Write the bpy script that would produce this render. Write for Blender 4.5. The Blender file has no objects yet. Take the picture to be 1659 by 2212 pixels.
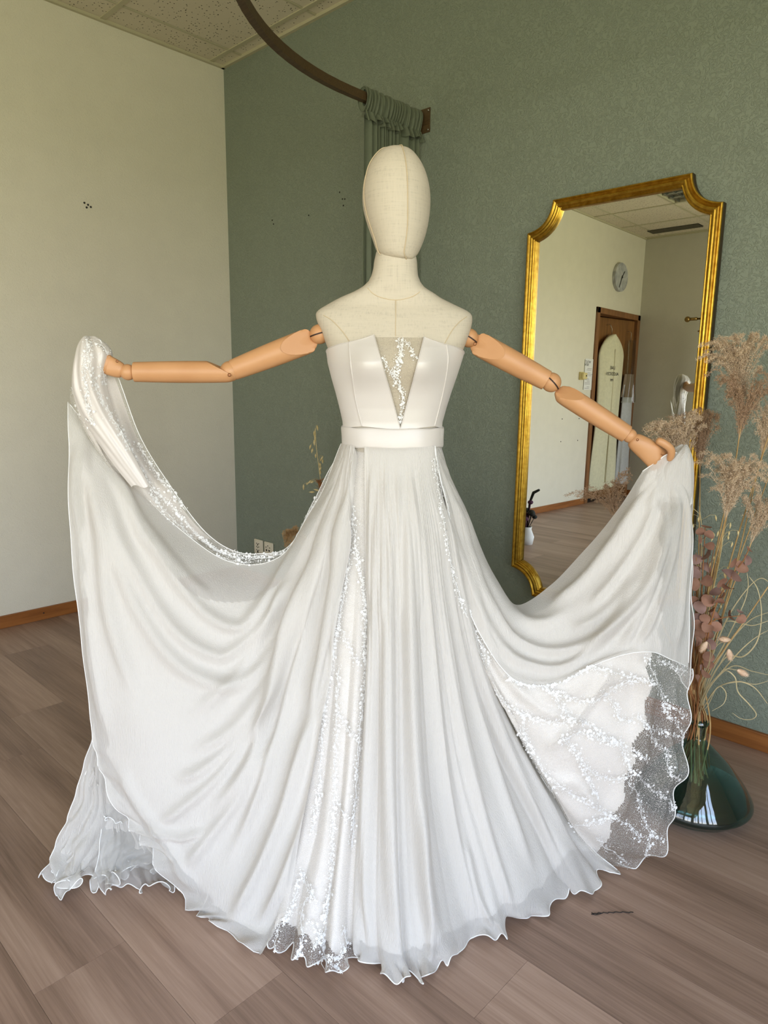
import bpy, bmesh, math, random
import numpy as np
from mathutils import Vector, Matrix

# ------------------------------------------------------------------ camera
FPX, PITCH, ROLL, YAW = 1501.386, 0.181052, 0.010377, 0.761017      # for a 1659 x 2212 frame
CAM = np.array([3.6133, -2.4548, 1.2])
FW = np.array([-math.sin(YAW)*math.cos(PITCH), math.cos(YAW)*math.cos(PITCH), -math.sin(PITCH)])
RT0 = np.array([math.cos(YAW), math.sin(YAW), 0.0]); UP0 = np.cross(RT0, FW)
RT = math.cos(ROLL)*RT0 + math.sin(ROLL)*UP0
UP = -math.sin(ROLL)*RT0 + math.cos(ROLL)*UP0
scene = bpy.context.scene
COL = scene.collection
cam_d = bpy.data.cameras.new('camera'); cam = bpy.data.objects.new('camera', cam_d); COL.objects.link(cam)
cam_d.sensor_fit = 'VERTICAL'; cam_d.sensor_height = 24.0; cam_d.lens = 24.0*FPX/2212.0
cam_d.clip_start = 0.05; cam_d.clip_end = 200
M = Matrix.Identity(4)
for i in range(3):
    M[i][0], M[i][1], M[i][2], M[i][3] = RT[i], UP[i], -FW[i], CAM[i]
cam.matrix_world = M
scene.camera = cam

# ------------------------------------------------------------------ view, world (daylight outside the windows)
scene.view_settings.view_transform = 'Standard'; scene.view_settings.look = 'None'
scene.view_settings.gamma = 1.0; scene.view_settings.use_curve_mapping = False
scene.view_settings.exposure = 1.57
scene.cycles.max_bounces = 10; scene.cycles.diffuse_bounces = 5; scene.cycles.glossy_bounces = 4
scene.cycles.transmission_bounces = 8; scene.cycles.transparent_max_bounces = 24
scene.cycles.sample_clamp_indirect = 6.0; scene.cycles.caustics_reflective = False; scene.cycles.caustics_refractive = False
scene.cycles.use_denoising = True

def srgb(r, g, b):
    f = lambda c: c/12.92 if c <= 0.04045 else ((c+0.055)/1.055)**2.4
    return (f(r/255.0), f(g/255.0), f(b/255.0), 1.0)

world = bpy.data.worlds.new('daylight'); scene.world = world; world.use_nodes = True
wt = world.node_tree; wt.nodes.clear()
wo = wt.nodes.new('ShaderNodeOutputWorld'); wb = wt.nodes.new('ShaderNodeBackground')
tc = wt.nodes.new('ShaderNodeTexCoord'); sx = wt.nodes.new('ShaderNodeSeparateXYZ')
rmp = wt.nodes.new('ShaderNodeValToRGB'); mr = wt.nodes.new('ShaderNodeMapRange')
mr.inputs['From Min'].default_value = -1; mr.inputs['From Max'].default_value = 1
wt.links.new(tc.outputs['Generated'], sx.inputs[0]); wt.links.new(sx.outputs['Z'], mr.inputs['Value'])
wt.links.new(mr.outputs['Result'], rmp.inputs['Fac'])
cr = rmp.color_ramp
for i, (p, c) in enumerate([(0.0, (0.50, 0.50, 0.33, 1)), (0.44, (0.54, 0.54, 0.36, 1)), (0.492, (0.56, 0.55, 0.42, 1)),
                            (0.50, (0.86, 0.84, 0.78, 1)), (0.535, (1.04, 1.0, 0.94, 1)), (0.575, (0.86, 0.92, 1.0, 1)), (0.66, (0.62, 0.77, 1.02, 1)), (1.0, (0.46, 0.63, 0.97, 1))]):
    e = cr.elements[i] if i < 2 else cr.elements.new(p)
    e.position = p; e.color = c
wt.links.new(rmp.outputs['Color'], wb.inputs['Color']); wb.inputs['Strength'].default_value = 3.2
wt.links.new(wb.outputs[0], wo.inputs['Surface'])

# room: green wall y=0, left wall x=0, window wall x=W, back wall y=-L
W, L, H, BB = 5.05, 5.63, 2.937, 0.063
WIN = [(-5.20, -3.90), (-3.75, -2.45), (-2.30, -1.45)]      # window openings along y in the wall x=W
WINF = [(2.30, 3.55), (3.70, 4.90)]                         # and along x in the wall y=-L behind the camera
WZ0, WZ1 = 0.20, 2.45
for k, (a, b) in enumerate(WIN):                   # portals: they emit nothing, they guide sky sampling
    ld = bpy.data.lights.new('window_portal', 'AREA'); ld.shape = 'RECTANGLE'; ld.size = (WZ1-WZ0); ld.size_y = (b-a)
    ld.cycles.is_portal = True
    lo = bpy.data.objects.new('window_portal', ld); COL.objects.link(lo)
    lo.location = (W+0.10, (a+b)/2, (WZ0+WZ1)/2); lo.rotation_euler = (0, math.radians(90), 0)

for k, (a, b) in enumerate(WINF):
    ld = bpy.data.lights.new('window_portal', 'AREA'); ld.shape = 'RECTANGLE'; ld.size = (b-a); ld.size_y = (WZ1-WZ0)
    ld.cycles.is_portal = True
    lo = bpy.data.objects.new('window_portal', ld); COL.objects.link(lo)
    lo.location = ((a+b)/2, -L-0.10, (WZ0+WZ1)/2); lo.rotation_euler = (math.radians(90), 0, 0)

# ------------------------------------------------------------------ helpers
def link(o, parent=None):
    COL.objects.link(o)
    if parent is not None: o.parent = parent
    return o
def tag(o, label, cat, group=None):
    o['label'] = label; o['category'] = cat
    if group: o['group'] = group
    return o
def empty(name, loc=(0, 0, 0), rz=0.0):
    o = bpy.data.objects.new(name, None); o.empty_display_size = 0.1
    o.location = loc; o.rotation_euler = (0, 0, rz); COL.objects.link(o); return o
def mk(name, verts, faces, mat=None, parent=None, smooth=True, uv=None, kind=None, label=None):
    me = bpy.data.meshes.new(name)
    me.from_pydata([tuple(map(float, v)) for v in verts], [], [tuple(map(int, f)) for f in faces])
    if smooth: me.polygons.foreach_set('use_smooth', [True]*len(me.polygons))
    if uv is not None:
        ul = me.uv_layers.new(name='UVMap')
        li = np.empty(len(me.loops), dtype=np.int32); me.loops.foreach_get('vertex_index', li)
        ul.data.foreach_set('uv', np.asarray(uv, dtype=np.float32)[li].ravel())
    if mat is not None: me.materials.append(mat)
    me.update()
    o = bpy.data.objects.new(name, me); link(o, parent)
    if kind: o['kind'] = kind
    if label: o['label'] = label
    return o
class MB:
    """collects simple shapes into one mesh"""
    def __init__(s): s.v = []; s.f = []
    def add(s, v, f):
        n = len(s.v); s.v.extend(list(map(tuple, v))); s.f.extend([tuple(i+n for i in q) for q in f]); return s
    def box(s, x0, x1, y0, y1, z0, z1, bev=0.0, M=None):
        b = min(bev, (x1-x0)/2.01, (y1-y0)/2.01, (z1-z0)/2.01)
        bm = bmesh.new(); bmesh.ops.create_cube(bm, size=1)
        for v in bm.verts:
            v.co.x = x0+(v.co.x+.5)*(x1-x0); v.co.y = y0+(v.co.y+.5)*(y1-y0); v.co.z = z0+(v.co.z+.5)*(z1-z0)
        if b > 0: bmesh.ops.bevel(bm, geom=bm.edges[:], offset=b, segments=2, profile=.6, affect='EDGES')
        bm.verts.index_update()
        vs = [(M @ v.co if M is not None else v.co.copy()) for v in bm.verts]
        s.add([tuple(v) for v in vs], [[v.index for v in f.verts] for f in bm.faces]); bm.free(); return s
    def tube(s, pts, rad, n=8, cap=True):
        P = [np.array(p, float) for p in pts]; k = len(P)
        r = rad if hasattr(rad, '__len__') else [rad]*k
        T = [(P[min(i+1, k-1)]-P[max(i-1, 0)]) for i in range(k)]
        T = [t/(np.linalg.norm(t)+1e-12) for t in T]
        a = np.array([0, 0, 1.0]) if abs(T[0][2]) < .9 else np.array([1.0, 0, 0])
        u = np.cross(T[0], a); u /= np.linalg.norm(u); V = []; F = []
        for i in range(k):
            u = u-T[i]*(u@T[i]); u /= (np.linalg.norm(u)+1e-12); w = np.cross(T[i], u)
            for j in range(n):
                t = 2*math.pi*j/n; V.append(P[i]+r[i]*(math.cos(t)*u+math.sin(t)*w))
        for i in range(k-1):
            for j in range(n):
                F.append((i*n+j, i*n+(j+1) % n, (i+1)*n+(j+1) % n, (i+1)*n+j))
        if cap: F.append(tuple(range(n-1, -1, -1))); F.append(tuple((k-1)*n+j for j in range(n)))
        return s.add(V, F)
    def lathe(s, prof, n=32, c=(0, 0, 0), cap=False):
        V = []; F = []; k = len(prof)
        for (r, z) in prof:
            for j in range(n):
                t = 2*math.pi*j/n; V.append((c[0]+r*math.cos(t), c[1]+r*math.sin(t), c[2]+z))
        for i in range(k-1):
            for j in range(n): F.append((i*n+j, i*n+(j+1) % n, (i+1)*n+(j+1) % n, (i+1)*n+j))
        if cap: F.append(tuple(range(n-1, -1, -1))); F.append(tuple((k-1)*n+j for j in range(n)))
        return s.add(V, F)
    def ball(s, c, r, n=16, m=10, sc=(1, 1, 1)):
        V = []; F = []
        for i in range(m+1):
            a = math.pi*i/m
            for j in range(n):
                b = 2*math.pi*j/n
                V.append((c[0]+sc[0]*r*math.sin(a)*math.cos(b), c[1]+sc[1]*r*math.sin(a)*math.sin(b), c[2]+sc[2]*r*math.cos(a)))
        for i in range(m):
            for j in range(n): F.append((i*n+j, (i+1)*n+j, (i+1)*n+(j+1) % n, i*n+(j+1) % n))
        return s.add(V, F)
    def build(s, name, mat, parent=None, smooth=True, kind=None, label=None):
        return mk(name, s.v, s.f, mat, parent, smooth, None, kind, label)
def sharp(o, deg=35):
    a = math.cos(math.radians(deg)); me = o.data
    bm = bmesh.new(); bm.from_mesh(me)
    for e in bm.edges:
        if len(e.link_faces) == 2 and e.link_faces[0].normal.dot(e.link_faces[1].normal) < a: e.smooth = False
    bm.to_mesh(me); bm.free(); return o
def gridfaces(n, m):
    i, j = np.meshgrid(np.arange(n-1), np.arange(m-1), indexing='ij'); a = (i*m+j).ravel()
    return np.stack([a, a+1, a+m+1, a+m], 1)
def catmull(P, t):
    """P: k x d control points, t in 0..1 -> points on a Catmull-Rom curve"""
    P = np.asarray(P, float); k = len(P); t = np.clip(np.asarray(t, float), 0, 1)*(k-1)
    i = np.minimum(t.astype(int), k-2); f = (t-i)[:, None]
    g = lambda q: P[np.clip(q, 0, k-1)]
    p0 = np.where((i == 0)[:, None], 2*P[0]-P[1], g(i-1)); p3 = np.where((i == k-2)[:, None], 2*P[-1]-P[-2], g(i+2))
    p1, p2 = g(i), g(i+1)
    return .5*((2*p1)+(-p0+p2)*f+(2*p0-5*p1+4*p2-p3)*f*f+(-p0+3*p1-3*p2+p3)*f**3)
def vnoise(seed, *xs):
    """smooth pseudo noise of any inputs, about -1..1"""
    r = np.random.RandomState(seed); o = 0; n = 5
    for k in range(n):
        w = r.uniform(-1, 1, len(xs)); w = w/np.linalg.norm(w)*(0.7+k*.5); o = o+np.sin(sum(a*b for a, b in zip(w, xs))+r.uniform(0, 6.28))/(1+.4*k)
    return o/2.6

# ------------------------------------------------------------------ materials
class NT:
    def __init__(s, name):
        s.m = bpy.data.materials.new(name); s.m.use_nodes = True; s.t = s.m.node_tree; s.t.nodes.clear()
        s.out = s.n('ShaderNodeOutputMaterial')
    def n(s, ty, **kw):
        q = s.t.nodes.new(ty)
        for k, v in kw.items():
            if hasattr(q, k): setattr(q, k, v)
        return q
    def set(s, q, **kw):
        for k, v in kw.items(): q.inputs[k.replace('_', ' ')].default_value = v
        return q
    def l(s, a, b): s.t.links.new(a, b)
    def coord(s, which='Object', scale=(1, 1, 1), rot=(0, 0, 0)):
        c = s.n('ShaderNodeTexCoord'); mp = s.n('ShaderNodeMapping'); mp.inputs['Scale'].default_value = scale; mp.inputs['Rotation'].default_value = rot
        s.l(c.outputs[which], mp.inputs[0]); return mp.outputs[0]
    def noise(s, vec, scale, detail=4, dist=0, rough=.5):
        q = s.n('ShaderNodeTexNoise'); q.inputs['Scale'].default_value = scale; q.inputs['Detail'].default_value = detail
        q.inputs['Distortion'].default_value = dist; q.inputs['Roughness'].default_value = rough
        if vec is not None: s.l(vec, q.inputs['Vector'])
        return q.outputs['Fac']
    def ramp(s, fac, stops):
        q = s.n('ShaderNodeValToRGB'); c = q.color_ramp
        for i, (p, col) in enumerate(stops):
            e = c.elements[i] if i < 2 else c.elements.new(p); e.position = p
            e.color = col if len(col) == 4 else (*col, 1)
        s.l(fac, q.inputs[0]); return q.outputs[0]
    def bump(s, h, strength=.3, dist=.01):
        q = s.n('ShaderNodeBump'); q.inputs['Strength'].default_value = strength; q.inputs['Distance'].default_value = dist
        s.l(h, q.inputs['Height']); return q.outputs[0]
    def bsdf(s, col=(.8, .8, .8, 1), rough=.5, metal=0, spec=.5, normal=None, **kw):
        q = s.n('ShaderNodeBsdfPrincipled')
        if hasattr(col, 'links') or not hasattr(col, '__len__'): s.l(col, q.inputs['Base Color'])
        else: q.inputs['Base Color'].default_value = col
        if isinstance(rough, (int, float)): q.inputs['Roughness'].default_value = rough
        else: s.l(rough, q.inputs['Roughness'])
        q.inputs['Metallic'].default_value = metal; q.inputs['Specular IOR Level'].default_value = spec
        for k, v in kw.items(): q.inputs[k.replace('_', ' ')].default_value = v
        if normal is not None: s.l(normal, q.inputs['Normal'])
        return q
    def thin_fresnel(s, f0):                        # reflectance of a thin sheet, the same from both sides
        lw = s.n('ShaderNodeLayerWeight'); lw.inputs[0].default_value = .5
        pw = s.n('ShaderNodeMath'); pw.operation = 'POWER'; pw.inputs[1].default_value = 5.0; s.l(lw.outputs['Facing'], pw.inputs[0])
        ma = s.n('ShaderNodeMath'); ma.operation = 'MULTIPLY_ADD'; ma.inputs[1].default_value = 1-f0; ma.inputs[2].default_value = f0; s.l(pw.outputs[0], ma.inputs[0]); return ma.outputs[0]
    def done(s, sh): s.l(sh.outputs[0] if hasattr(sh, 'outputs') else sh, s.out.inputs['Surface']); return s.m
def plain(name, col, rough=.5, metal=0, spec=.5, **kw):
    t = NT(name); return t.done(t.bsdf(col, rough, metal, spec, **kw))

def wallpaper(name, col, bs=.5):
    t = NT(name); v = t.coord('Object')
    n = t.noise(v, 52, 2, 1.6, .5); n2 = t.noise(v, 9, 3)
    r = t.ramp(n, [(.43, (0, 0, 0)), (.50, (1, 1, 1)), (.57, (0, 0, 0))])
    c = t.n('ShaderNodeMixRGB'); c.blend_type = 'MULTIPLY'; c.inputs[0].default_value = .10; c.inputs[1].default_value = col
    t.l(n2, c.inputs[2])
    return t.done(t.bsdf(c.outputs[0], .62, spec=.35, normal=t.bump(r, bs, .010)))
M_CREAM = wallpaper('cream_textured_paint', srgb(226, 221, 204), .20)
M_GREEN = wallpaper('sage_green_textured_paint', srgb(138, 147, 132), .45)
M_BACKW = wallpaper('grey_textured_paint', srgb(206, 202, 186), .30)

def wood(name, c1, c2, axis=0, rough=.45, scale=1.0, bump=.08):
    t = NT(name); sc = [26*scale]*3; sc[axis] = 1.6*scale
    v = t.coord('Object', tuple(sc)); n = t.noise(v, 1.6, 6, .9, .62)
    return t.done(t.bsdf(t.ramp(n, [(.32, c1), (.68, c2)]), rough, spec=.4, normal=t.bump(n, bump, .003)))
M_BASE = wood('oak_baseboard', srgb(128, 76, 34), srgb(158, 100, 50), 0)
M_BASEY = wood('oak_baseboard_long', srgb(128, 76, 34), srgb(158, 100, 50), 1)
M_DOOR = wood('brown_door_veneer', srgb(112, 76, 40), srgb(142, 98, 54), 2, .4)
M_DOORFRAME = wood('brown_frame_veneer', srgb(112, 76, 46), srgb(146, 100, 62), 2, .4)
M_UNLIT = plain('unlit_passage', srgb(30, 28, 26), .8)  # near black colour stands for the missing light in the passage

def planks():
    t = NT('oak_laminate'); v = t.coord('Object', (1, 1, 1)); g = t.n('ShaderNodeObjectInfo')
    ad = t.n('ShaderNodeVectorMath'); ad.operation = 'ADD'; mu = t.n('ShaderNodeVectorMath'); mu.operation = 'SCALE'
    cmb = t.n('ShaderNodeCombineXYZ'); t.l(g.outputs['Random'], cmb.inputs[0]); t.l(g.outputs['Random'], cmb.inputs[1]); t.l(g.outputs['Random'], cmb.inputs[2])
    t.l(cmb.outputs[0], mu.inputs[0]); mu.inputs['Scale'].default_value = 37.0
    t.l(v, ad.inputs[0]); t.l(mu.outputs[0], ad.inputs[1])
    def sc(x, y, z):
        m = t.n('ShaderNodeMapping'); m.inputs['Scale'].default_value = (x, y, z); t.l(ad.outputs[0], m.inputs[0]); return m.outputs[0]
    fine = t.noise(sc(5, 170, 60), 1.0, 3, .5, .6)
    mid = t.noise(sc(1.6, 26, 20), 1.0, 4, 1.2, .6)
    wv = t.n('ShaderNodeTexWave'); wv.wave_type = 'RINGS'; wv.rings_direction = 'Y'; wv.inputs['Scale'].default_value = .55
    wv.inputs['Distortion'].default_value = 9; wv.inputs['Detail'].default_value = 3; wv.inputs['Detail Scale'].default_value = .7
    t.l(sc(1.0, 13, 10), wv.inputs['Vector'])
    mx = t.n('ShaderNodeMixRGB'); mx.inputs[0].default_value = .35; t.l(mid, mx.inputs[1]); t.l(wv.outputs['Fac'], mx.inputs[2])
    mx2 = t.n('ShaderNodeMixRGB'); mx2.inputs[0].default_value = .38; t.l(mx.outputs[0], mx2.inputs[1]); t.l(fine, mx2.inputs[2])
    c = t.ramp(mx2.outputs[0], [(.22, srgb(112, 88, 74)), (.5, srgb(153, 125, 108)), (.78, srgb(180, 152, 134))])
    hs = t.n('ShaderNodeHueSaturation'); t.l(c, hs.inputs['Color'])
    mr = t.n('ShaderNodeMapRange'); mr.inputs['To Min'].default_value = .94; mr.inputs['To Max'].default_value = 1.06
    t.l(g.outputs['Random'], mr.inputs['Value']); t.l(mr.outputs[0], hs.inputs['Value'])
    return t.done(t.bsdf(hs.outputs[0], .42, spec=.42, normal=t.bump(mx2.outputs[0], .10, .002)))
M_PLANK = planks()
M_SUBFLOOR = plain('dark_underlay', srgb(58, 46, 40), .9)

def ceiling_tile():
    t = NT('perforated_mineral_tile'); v = t.coord('Object', (70, 70, 8))
    vo = t.n('ShaderNodeTexVoronoi'); vo.inputs['Scale'].default_value = 1.0; vo.inputs['Randomness'].default_value = 1
    wp = t.n('ShaderNodeTexNoise'); wp.inputs['Scale'].default_value = .9; t.l(v, wp.inputs['Vector'])
    mm = t.n('ShaderNodeMixRGB'); mm.inputs[0].default_value = .35; t.l(v, mm.inputs[1]); t.l(wp.outputs['Color'], mm.inputs[2])
    t.l(v, vo.inputs['Vector'])
    hole = t.ramp(vo.outputs['Distance'], [(.17, (0, 0, 0)), (.26, (1, 1, 1))])
    pick = t.ramp(vo.outputs['Color'], [(.40, (1, 1, 1)), (.45, (0, 0, 0))])
    mx = t.n('ShaderNodeMixRGB'); mx.blend_type = 'LIGHTEN'; mx.inputs[0].default_value = 1; t.l(hole, mx.inputs[1]); t.l(pick, mx.inputs[2])
    c = t.ramp(mx.outputs[0], [(0, srgb(48, 42, 32)), (1, srgb(212, 203, 182))])
    return t.done(t.bsdf(c, .85, spec=.2, normal=t.bump(mx.outputs[0], .4, .004)))
M_TILE = ceiling_tile()
M_TBAR = plain('cream_ceiling_grid', srgb(186, 180, 152), .5)
M_WHITEFRAME = plain('white_window_frame', srgb(225, 225, 222), .4)
M_PLATE = plain('ivory_plastic', srgb(226, 218, 196), .4)
M_BLACK = plain('black_recess', srgb(22, 20, 18), .6)
M_IRON = wood('rusted_brown_steel', srgb(70, 54, 34), srgb(94, 74, 48), 0, .5, 4)
M_SCREW = plain('steel_screw', srgb(190, 188, 180), .3, 1)

def pane_mat(name, tint=(1, 1, 1, 1)):
    t = NT(name); tr = t.n('ShaderNodeBsdfTransparent'); tr.inputs[0].default_value = tint
    gl = t.n('ShaderNodeBsdfGlossy'); gl.inputs['Roughness'].default_value = 0.0
    mx = t.n('ShaderNodeMixShader'); t.l(t.thin_fresnel(.04), mx.inputs[0]); t.l(tr.outputs[0], mx.inputs[1]); t.l(gl.outputs[0], mx.inputs[2]); return t.done(mx)
M_PANE = pane_mat('window_glass')
# ================================================================== ROOM SHELL
def structure(o): o['kind'] = 'structure'; return o
T = 0.12
structure(MB().box(-T, 0, -L-T, T, 0, H+.1).build('wall_left', M_CREAM, smooth=False)).name = 'wall_left'
structure(MB().box(0, W+T, 0, T, 0, H+.1).build('wall_back', M_GREEN, smooth=False))
wf = MB().box(0, W+T, -L-T, -L, 0, WZ0).box(0, W+T, -L-T, -L, WZ1, H+.1)
xs = [0]+[q for ab in WINF for q in ab]+[W+T]
for i in range(0, len(xs), 2): wf.box(xs[i], xs[i+1], -L-T, -L, WZ0, WZ1)
structure(wf.build('wall_front', M_BACKW, smooth=False))
# doorway in the left wall (seen in the mirror)
DY0, DY1, DZ = -5.55, -4.63, 2.03
bpy.data.objects.remove(bpy.data.objects['wall_left'])
wl = MB().box(-T, 0, DY1, T, 0, H+.1).box(-T, 0, -L-T, DY0, 0, H+.1).box(-T, 0, DY0, DY1, DZ, H+.1)
structure(wl.build('wall_left', M_CREAM, smooth=False))
wr = MB().box(W, W+T, -L-T, T, 0, WZ0).box(W, W+T, -L-T, T, WZ1, H+.1)
ys = [-L-T]+[q for ab in WIN for q in ab]+[T]
for i in range(0, len(ys), 2): wr.box(W, W+T, ys[i], ys[i+1], WZ0, WZ1)
structure(wr.build('wall_right', M_CREAM, smooth=False))
for k, (a, b, side) in enumerate([(a, b, 0) for a, b in WIN]+[(a, b, 1) for a, b in WINF]):
    root = empty('window_%d' % (k+1), (W, (a+b)/2, WZ0) if side == 0 else ((a+b)/2, -L, WZ0), 0 if side == 0 else -math.pi/2); structure(root)
    hw, hh = (b-a)/2, WZ1-WZ0
    fr = MB()
    for (y0, y1, z0, z1) in ((-hw, -hw+.055, 0, hh), (hw-.055, hw, 0, hh), (-hw, hw, 0, .055), (-hw, hw, hh-.055, hh), (-.03, .03, 0, hh)):
        fr.box(.03, .09, y0, y1, z0, z1, .004)
    fr.build('window_frame', M_WHITEFRAME, root)
    for s in (-1, 1):
        c = s*hw/2
        MB().box(.055, .061, c-hw/2+.04, c+hw/2-.04, .05, hh-.05).build('pane', M_PANE, root, False)
    MB().box(-.10, .03, -hw-.04, hw+.04, -.03, 0, .006).build('window_sill', M_WHITEFRAME, root)

# ---- floor: every plank its own board, tiny bevelled joints
fl = structure(MB().box(-T, W+T, -L-T, T, -.08, -.012).build('floor', M_SUBFLOOR, smooth=False))
PW, PLEN, GAP = .19, 1.286, .0005
meshes = {}
def plank(x0, x1, y0, y1):
    key = (round(x1-x0, 4), round(y1-y0, 4))
    if key not in meshes:
        o = MB().box(0, x1-x0, 0, y1-y0, -.012, 0, .0004).build('plank', M_PLANK, fl, False); meshes[key] = o.data
    else:
        o = bpy.data.objects.new('plank', meshes[key]); link(o, fl)
    o.location = (x0, y0, 0)
k0 = -2
rnd = random.Random(5)
row = 0
y = -1.31+.19*6
rows = []
while y > -.001: y -= PW
yt = 0.0
edges = [0.0]
yy = -1.31
while yy < -PW*.2: yy += PW
yy -= PW
while yy > -L: edges.append(yy); yy -= PW
edges.append(-L)
for r in range(len(edges)-1):
    y1, y0 = edges[r], edges[r+1]
    if y1-y0 < .01: continue
    mid = (y0+y1)/2
    if abs(mid+1.405) < .05: j = 2.958
    elif abs(mid+1.975) < .05: j = 2.299
    elif abs(mid+1.215) < .05 or abs(mid+1.595) < .05: j = 2.958-.643
    else: j = rnd.uniform(0, PLEN)
    xs = [0.0]; q = j-PLEN*math.ceil(j/PLEN)
    while q < W:
        if q > .02: xs.append(q)
        q += PLEN
    xs.append(W)
    for a, b in zip(xs[:-1], xs[1:]):
        if b-a > .02: plank(a+GAP/2, b-GAP/2, y0+GAP/2, y1-GAP/2)

# ---- ceiling: T-bar grid with lay-in tiles
ce = structure(MB().box(-T, W+T, -L-T, T, H+.03, H+.12).build('ceiling', M_TBAR, smooth=False))
gx = [0.0]; q = .195
while q < W: gx.append(q); q += .6096
gx.append(W)
gy = [0.0]; q = -.09
while q > -L: gy.append(q); q -= .6096
gy.append(-L)
VENT, LAMP = (0.195, -4.967-.005), (0.805, -4.357)
tm = {}
for i in range(len(gx)-1):
    for j in range(len(gy)-1):
        a, b, y1, y0 = gx[i], gx[i+1], gy[j], gy[j+1]
        if abs(a-LAMP[0]) < .05 and abs(y0-LAMP[1]) < .05: continue
        key = (round(b-a, 3), round(y1-y0, 3))
        if key[0] < .05 or key[1] < .05: continue
        if key not in tm:
            o = MB().box(.008, b-a-.008, .008, y1-y0-.008, .002, .016, .003).build('ceiling_tile', M_TILE, ce, False); tm[key] = o.data
        else:
            o = bpy.data.objects.new('ceiling_tile', tm[key]); link(o, ce)
        o.location = (a, y0, H)
for x in gx[1:-1]: MB().box(x-.006, x+.006, -L, 0, H-.001, H+.03, 0).build('ceiling_grid_bar', M_TBAR, ce, False)
for y in gy[1:-1]: MB().box(0, W, y-.012, y+.012, H-.003, H+.03, 0).build('ceiling_grid_bar', M_TBAR, ce, False)
MB().box(0, .018, -L, 0, H-.012, H+.03).box(0, W, -.018, 0, H-.012, H+.03).box(0, W, -L, -L+.018, H-.012, H+.03).box(W-.018, W, -L, 0, H-.012, H+.03).build('edge_trim', M_TBAR, ce, False)
# recessed louvre lamp and slotted air vent, both seen in the mirror
M_LOUVRE = plain('aluminium_louvre', srgb(170, 172, 166), .25, .9)
lp = tag(empty('louvre_light', (LAMP[0]+.3048, LAMP[1]+.3048, H)), 'switched off square ceiling light with curved metal louvres, in the mirror', 'ceiling light')
MB().box(-.292, .292, -.292, .292, .06, .07).build('housing', M_BLACK, lp, False)
fr = MB()
for (a, b, c, d) in ((-.295, .295, -.295, -.28), (-.295, .295, .28, .295), (-.295, -.28, -.295, .295), (.28, .295, -.295, .295)): fr.box(a, b, c, d, -.004, .06, .002)
fr.build('frame', M_TBAR, lp, False)
for k in range(7):
    x = -.24+k*.08
    MB().box(x-.002, x+.002, -.28, .28, .0, .05).build('louvre', M_LOUVRE, lp, False)
for k in range(3):
    y = -.14+k*.14
    MB().box(-.28, .28, y-.012, y+.012, .0, .05, .01).build('louvre', M_LOUVRE, lp, False)
vt = tag(empty('air_vent', (.44, -5.33, H)), 'dark slotted air vent in the ceiling reflected in the mirror', 'vent')
MB().box(-.27, .27, -.075, .075, -.002, .001).build('backing', M_BLACK, vt, False)
M_SLAT = plain('grey_vent_slat', srgb(92, 88, 74), .5)
for k in range(7):
    y = -.066+k*.022
    MB().box(-.265, .265, y-.004, y+.004, -.010, -.001).build('slat', M_SLAT, vt, False)

# ---- baseboards
structure(MB().box(0, W, -.014, 0, 0, BB, .003).build('baseboard_back', M_BASE, smooth=False))
structure(MB().box(0, .014, DY1+.07, -.014, 0, BB, .003).build('baseboard_left', M_BASEY, smooth=False))
structure(MB().box(W-.014, W, -L, -.014, 0, BB, .003).build('baseboard_right', M_BASEY, smooth=False))
structure(MB().box(0, W, -L, -L+.014, 0, BB, .003).build('baseboard_front', M_BASE, smooth=False))
for (x, y, z, ax) in ((.0145, -1.19, .035, 0), (2.862, -.0145, .042, 1)):
    o = MB().ball((x, y, z), .0035, 8, 6).build('nail_hole', M_BLACK, bpy.data.objects['baseboard_left' if ax == 0 else 'baseboard_back'])
# ---- door, opened a little, in the left wall
dr = structure(empty('door_1', (0, DY1, 0)))
fm = MB().box(-T, .018, -.001, .065, 0, DZ+.06, .004).box(-T, .018, DY0-DY1-.065, DY0-DY1+.001, 0, DZ+.06, .004).box(-T, .018, DY0-DY1-.065, .065, DZ-.001, DZ+.06, .004)
fm.build('door_frame', M_DOORFRAME, dr, False)
MB().box(-1.2, -1.19, DY0-DY1-.4, .4, -.01, DZ+.2).box(-1.2, -T, .39, .4, -.01, DZ+.2).box(-1.2, -T, DY0-DY1-.4, DY0-DY1-.39, -.01, DZ+.2).box(-1.2, -T, DY0-DY1-.4, .4, DZ+.19, DZ+.2).box(-1.2, -T, DY0-DY1-.4, .4, -.02, -.004).build('unlit_passage', M_UNLIT, dr, False)
ang = math.radians(-9)
Mx = Matrix.Translation((-.052, DY0-DY1+.01, 0)) @ Matrix.Rotation(-ang, 4, 'Z')
MB().box(0, .04, 0, .80, .008, DZ-.01, .003, Mx).build('door_leaf', M_DOOR, dr, False)
hd = MB().tube([Mx @ Vector((.04, .74, 1.0)), Mx @ Vector((.09, .74, 1.0)), Mx @ Vector((.09, .62, 1.0))], .009, 8)
M_BRASS = plain('dull_brass', srgb(150, 122, 70), .35, .9)
hd.build('door_handle', M_BRASS, dr)

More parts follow.
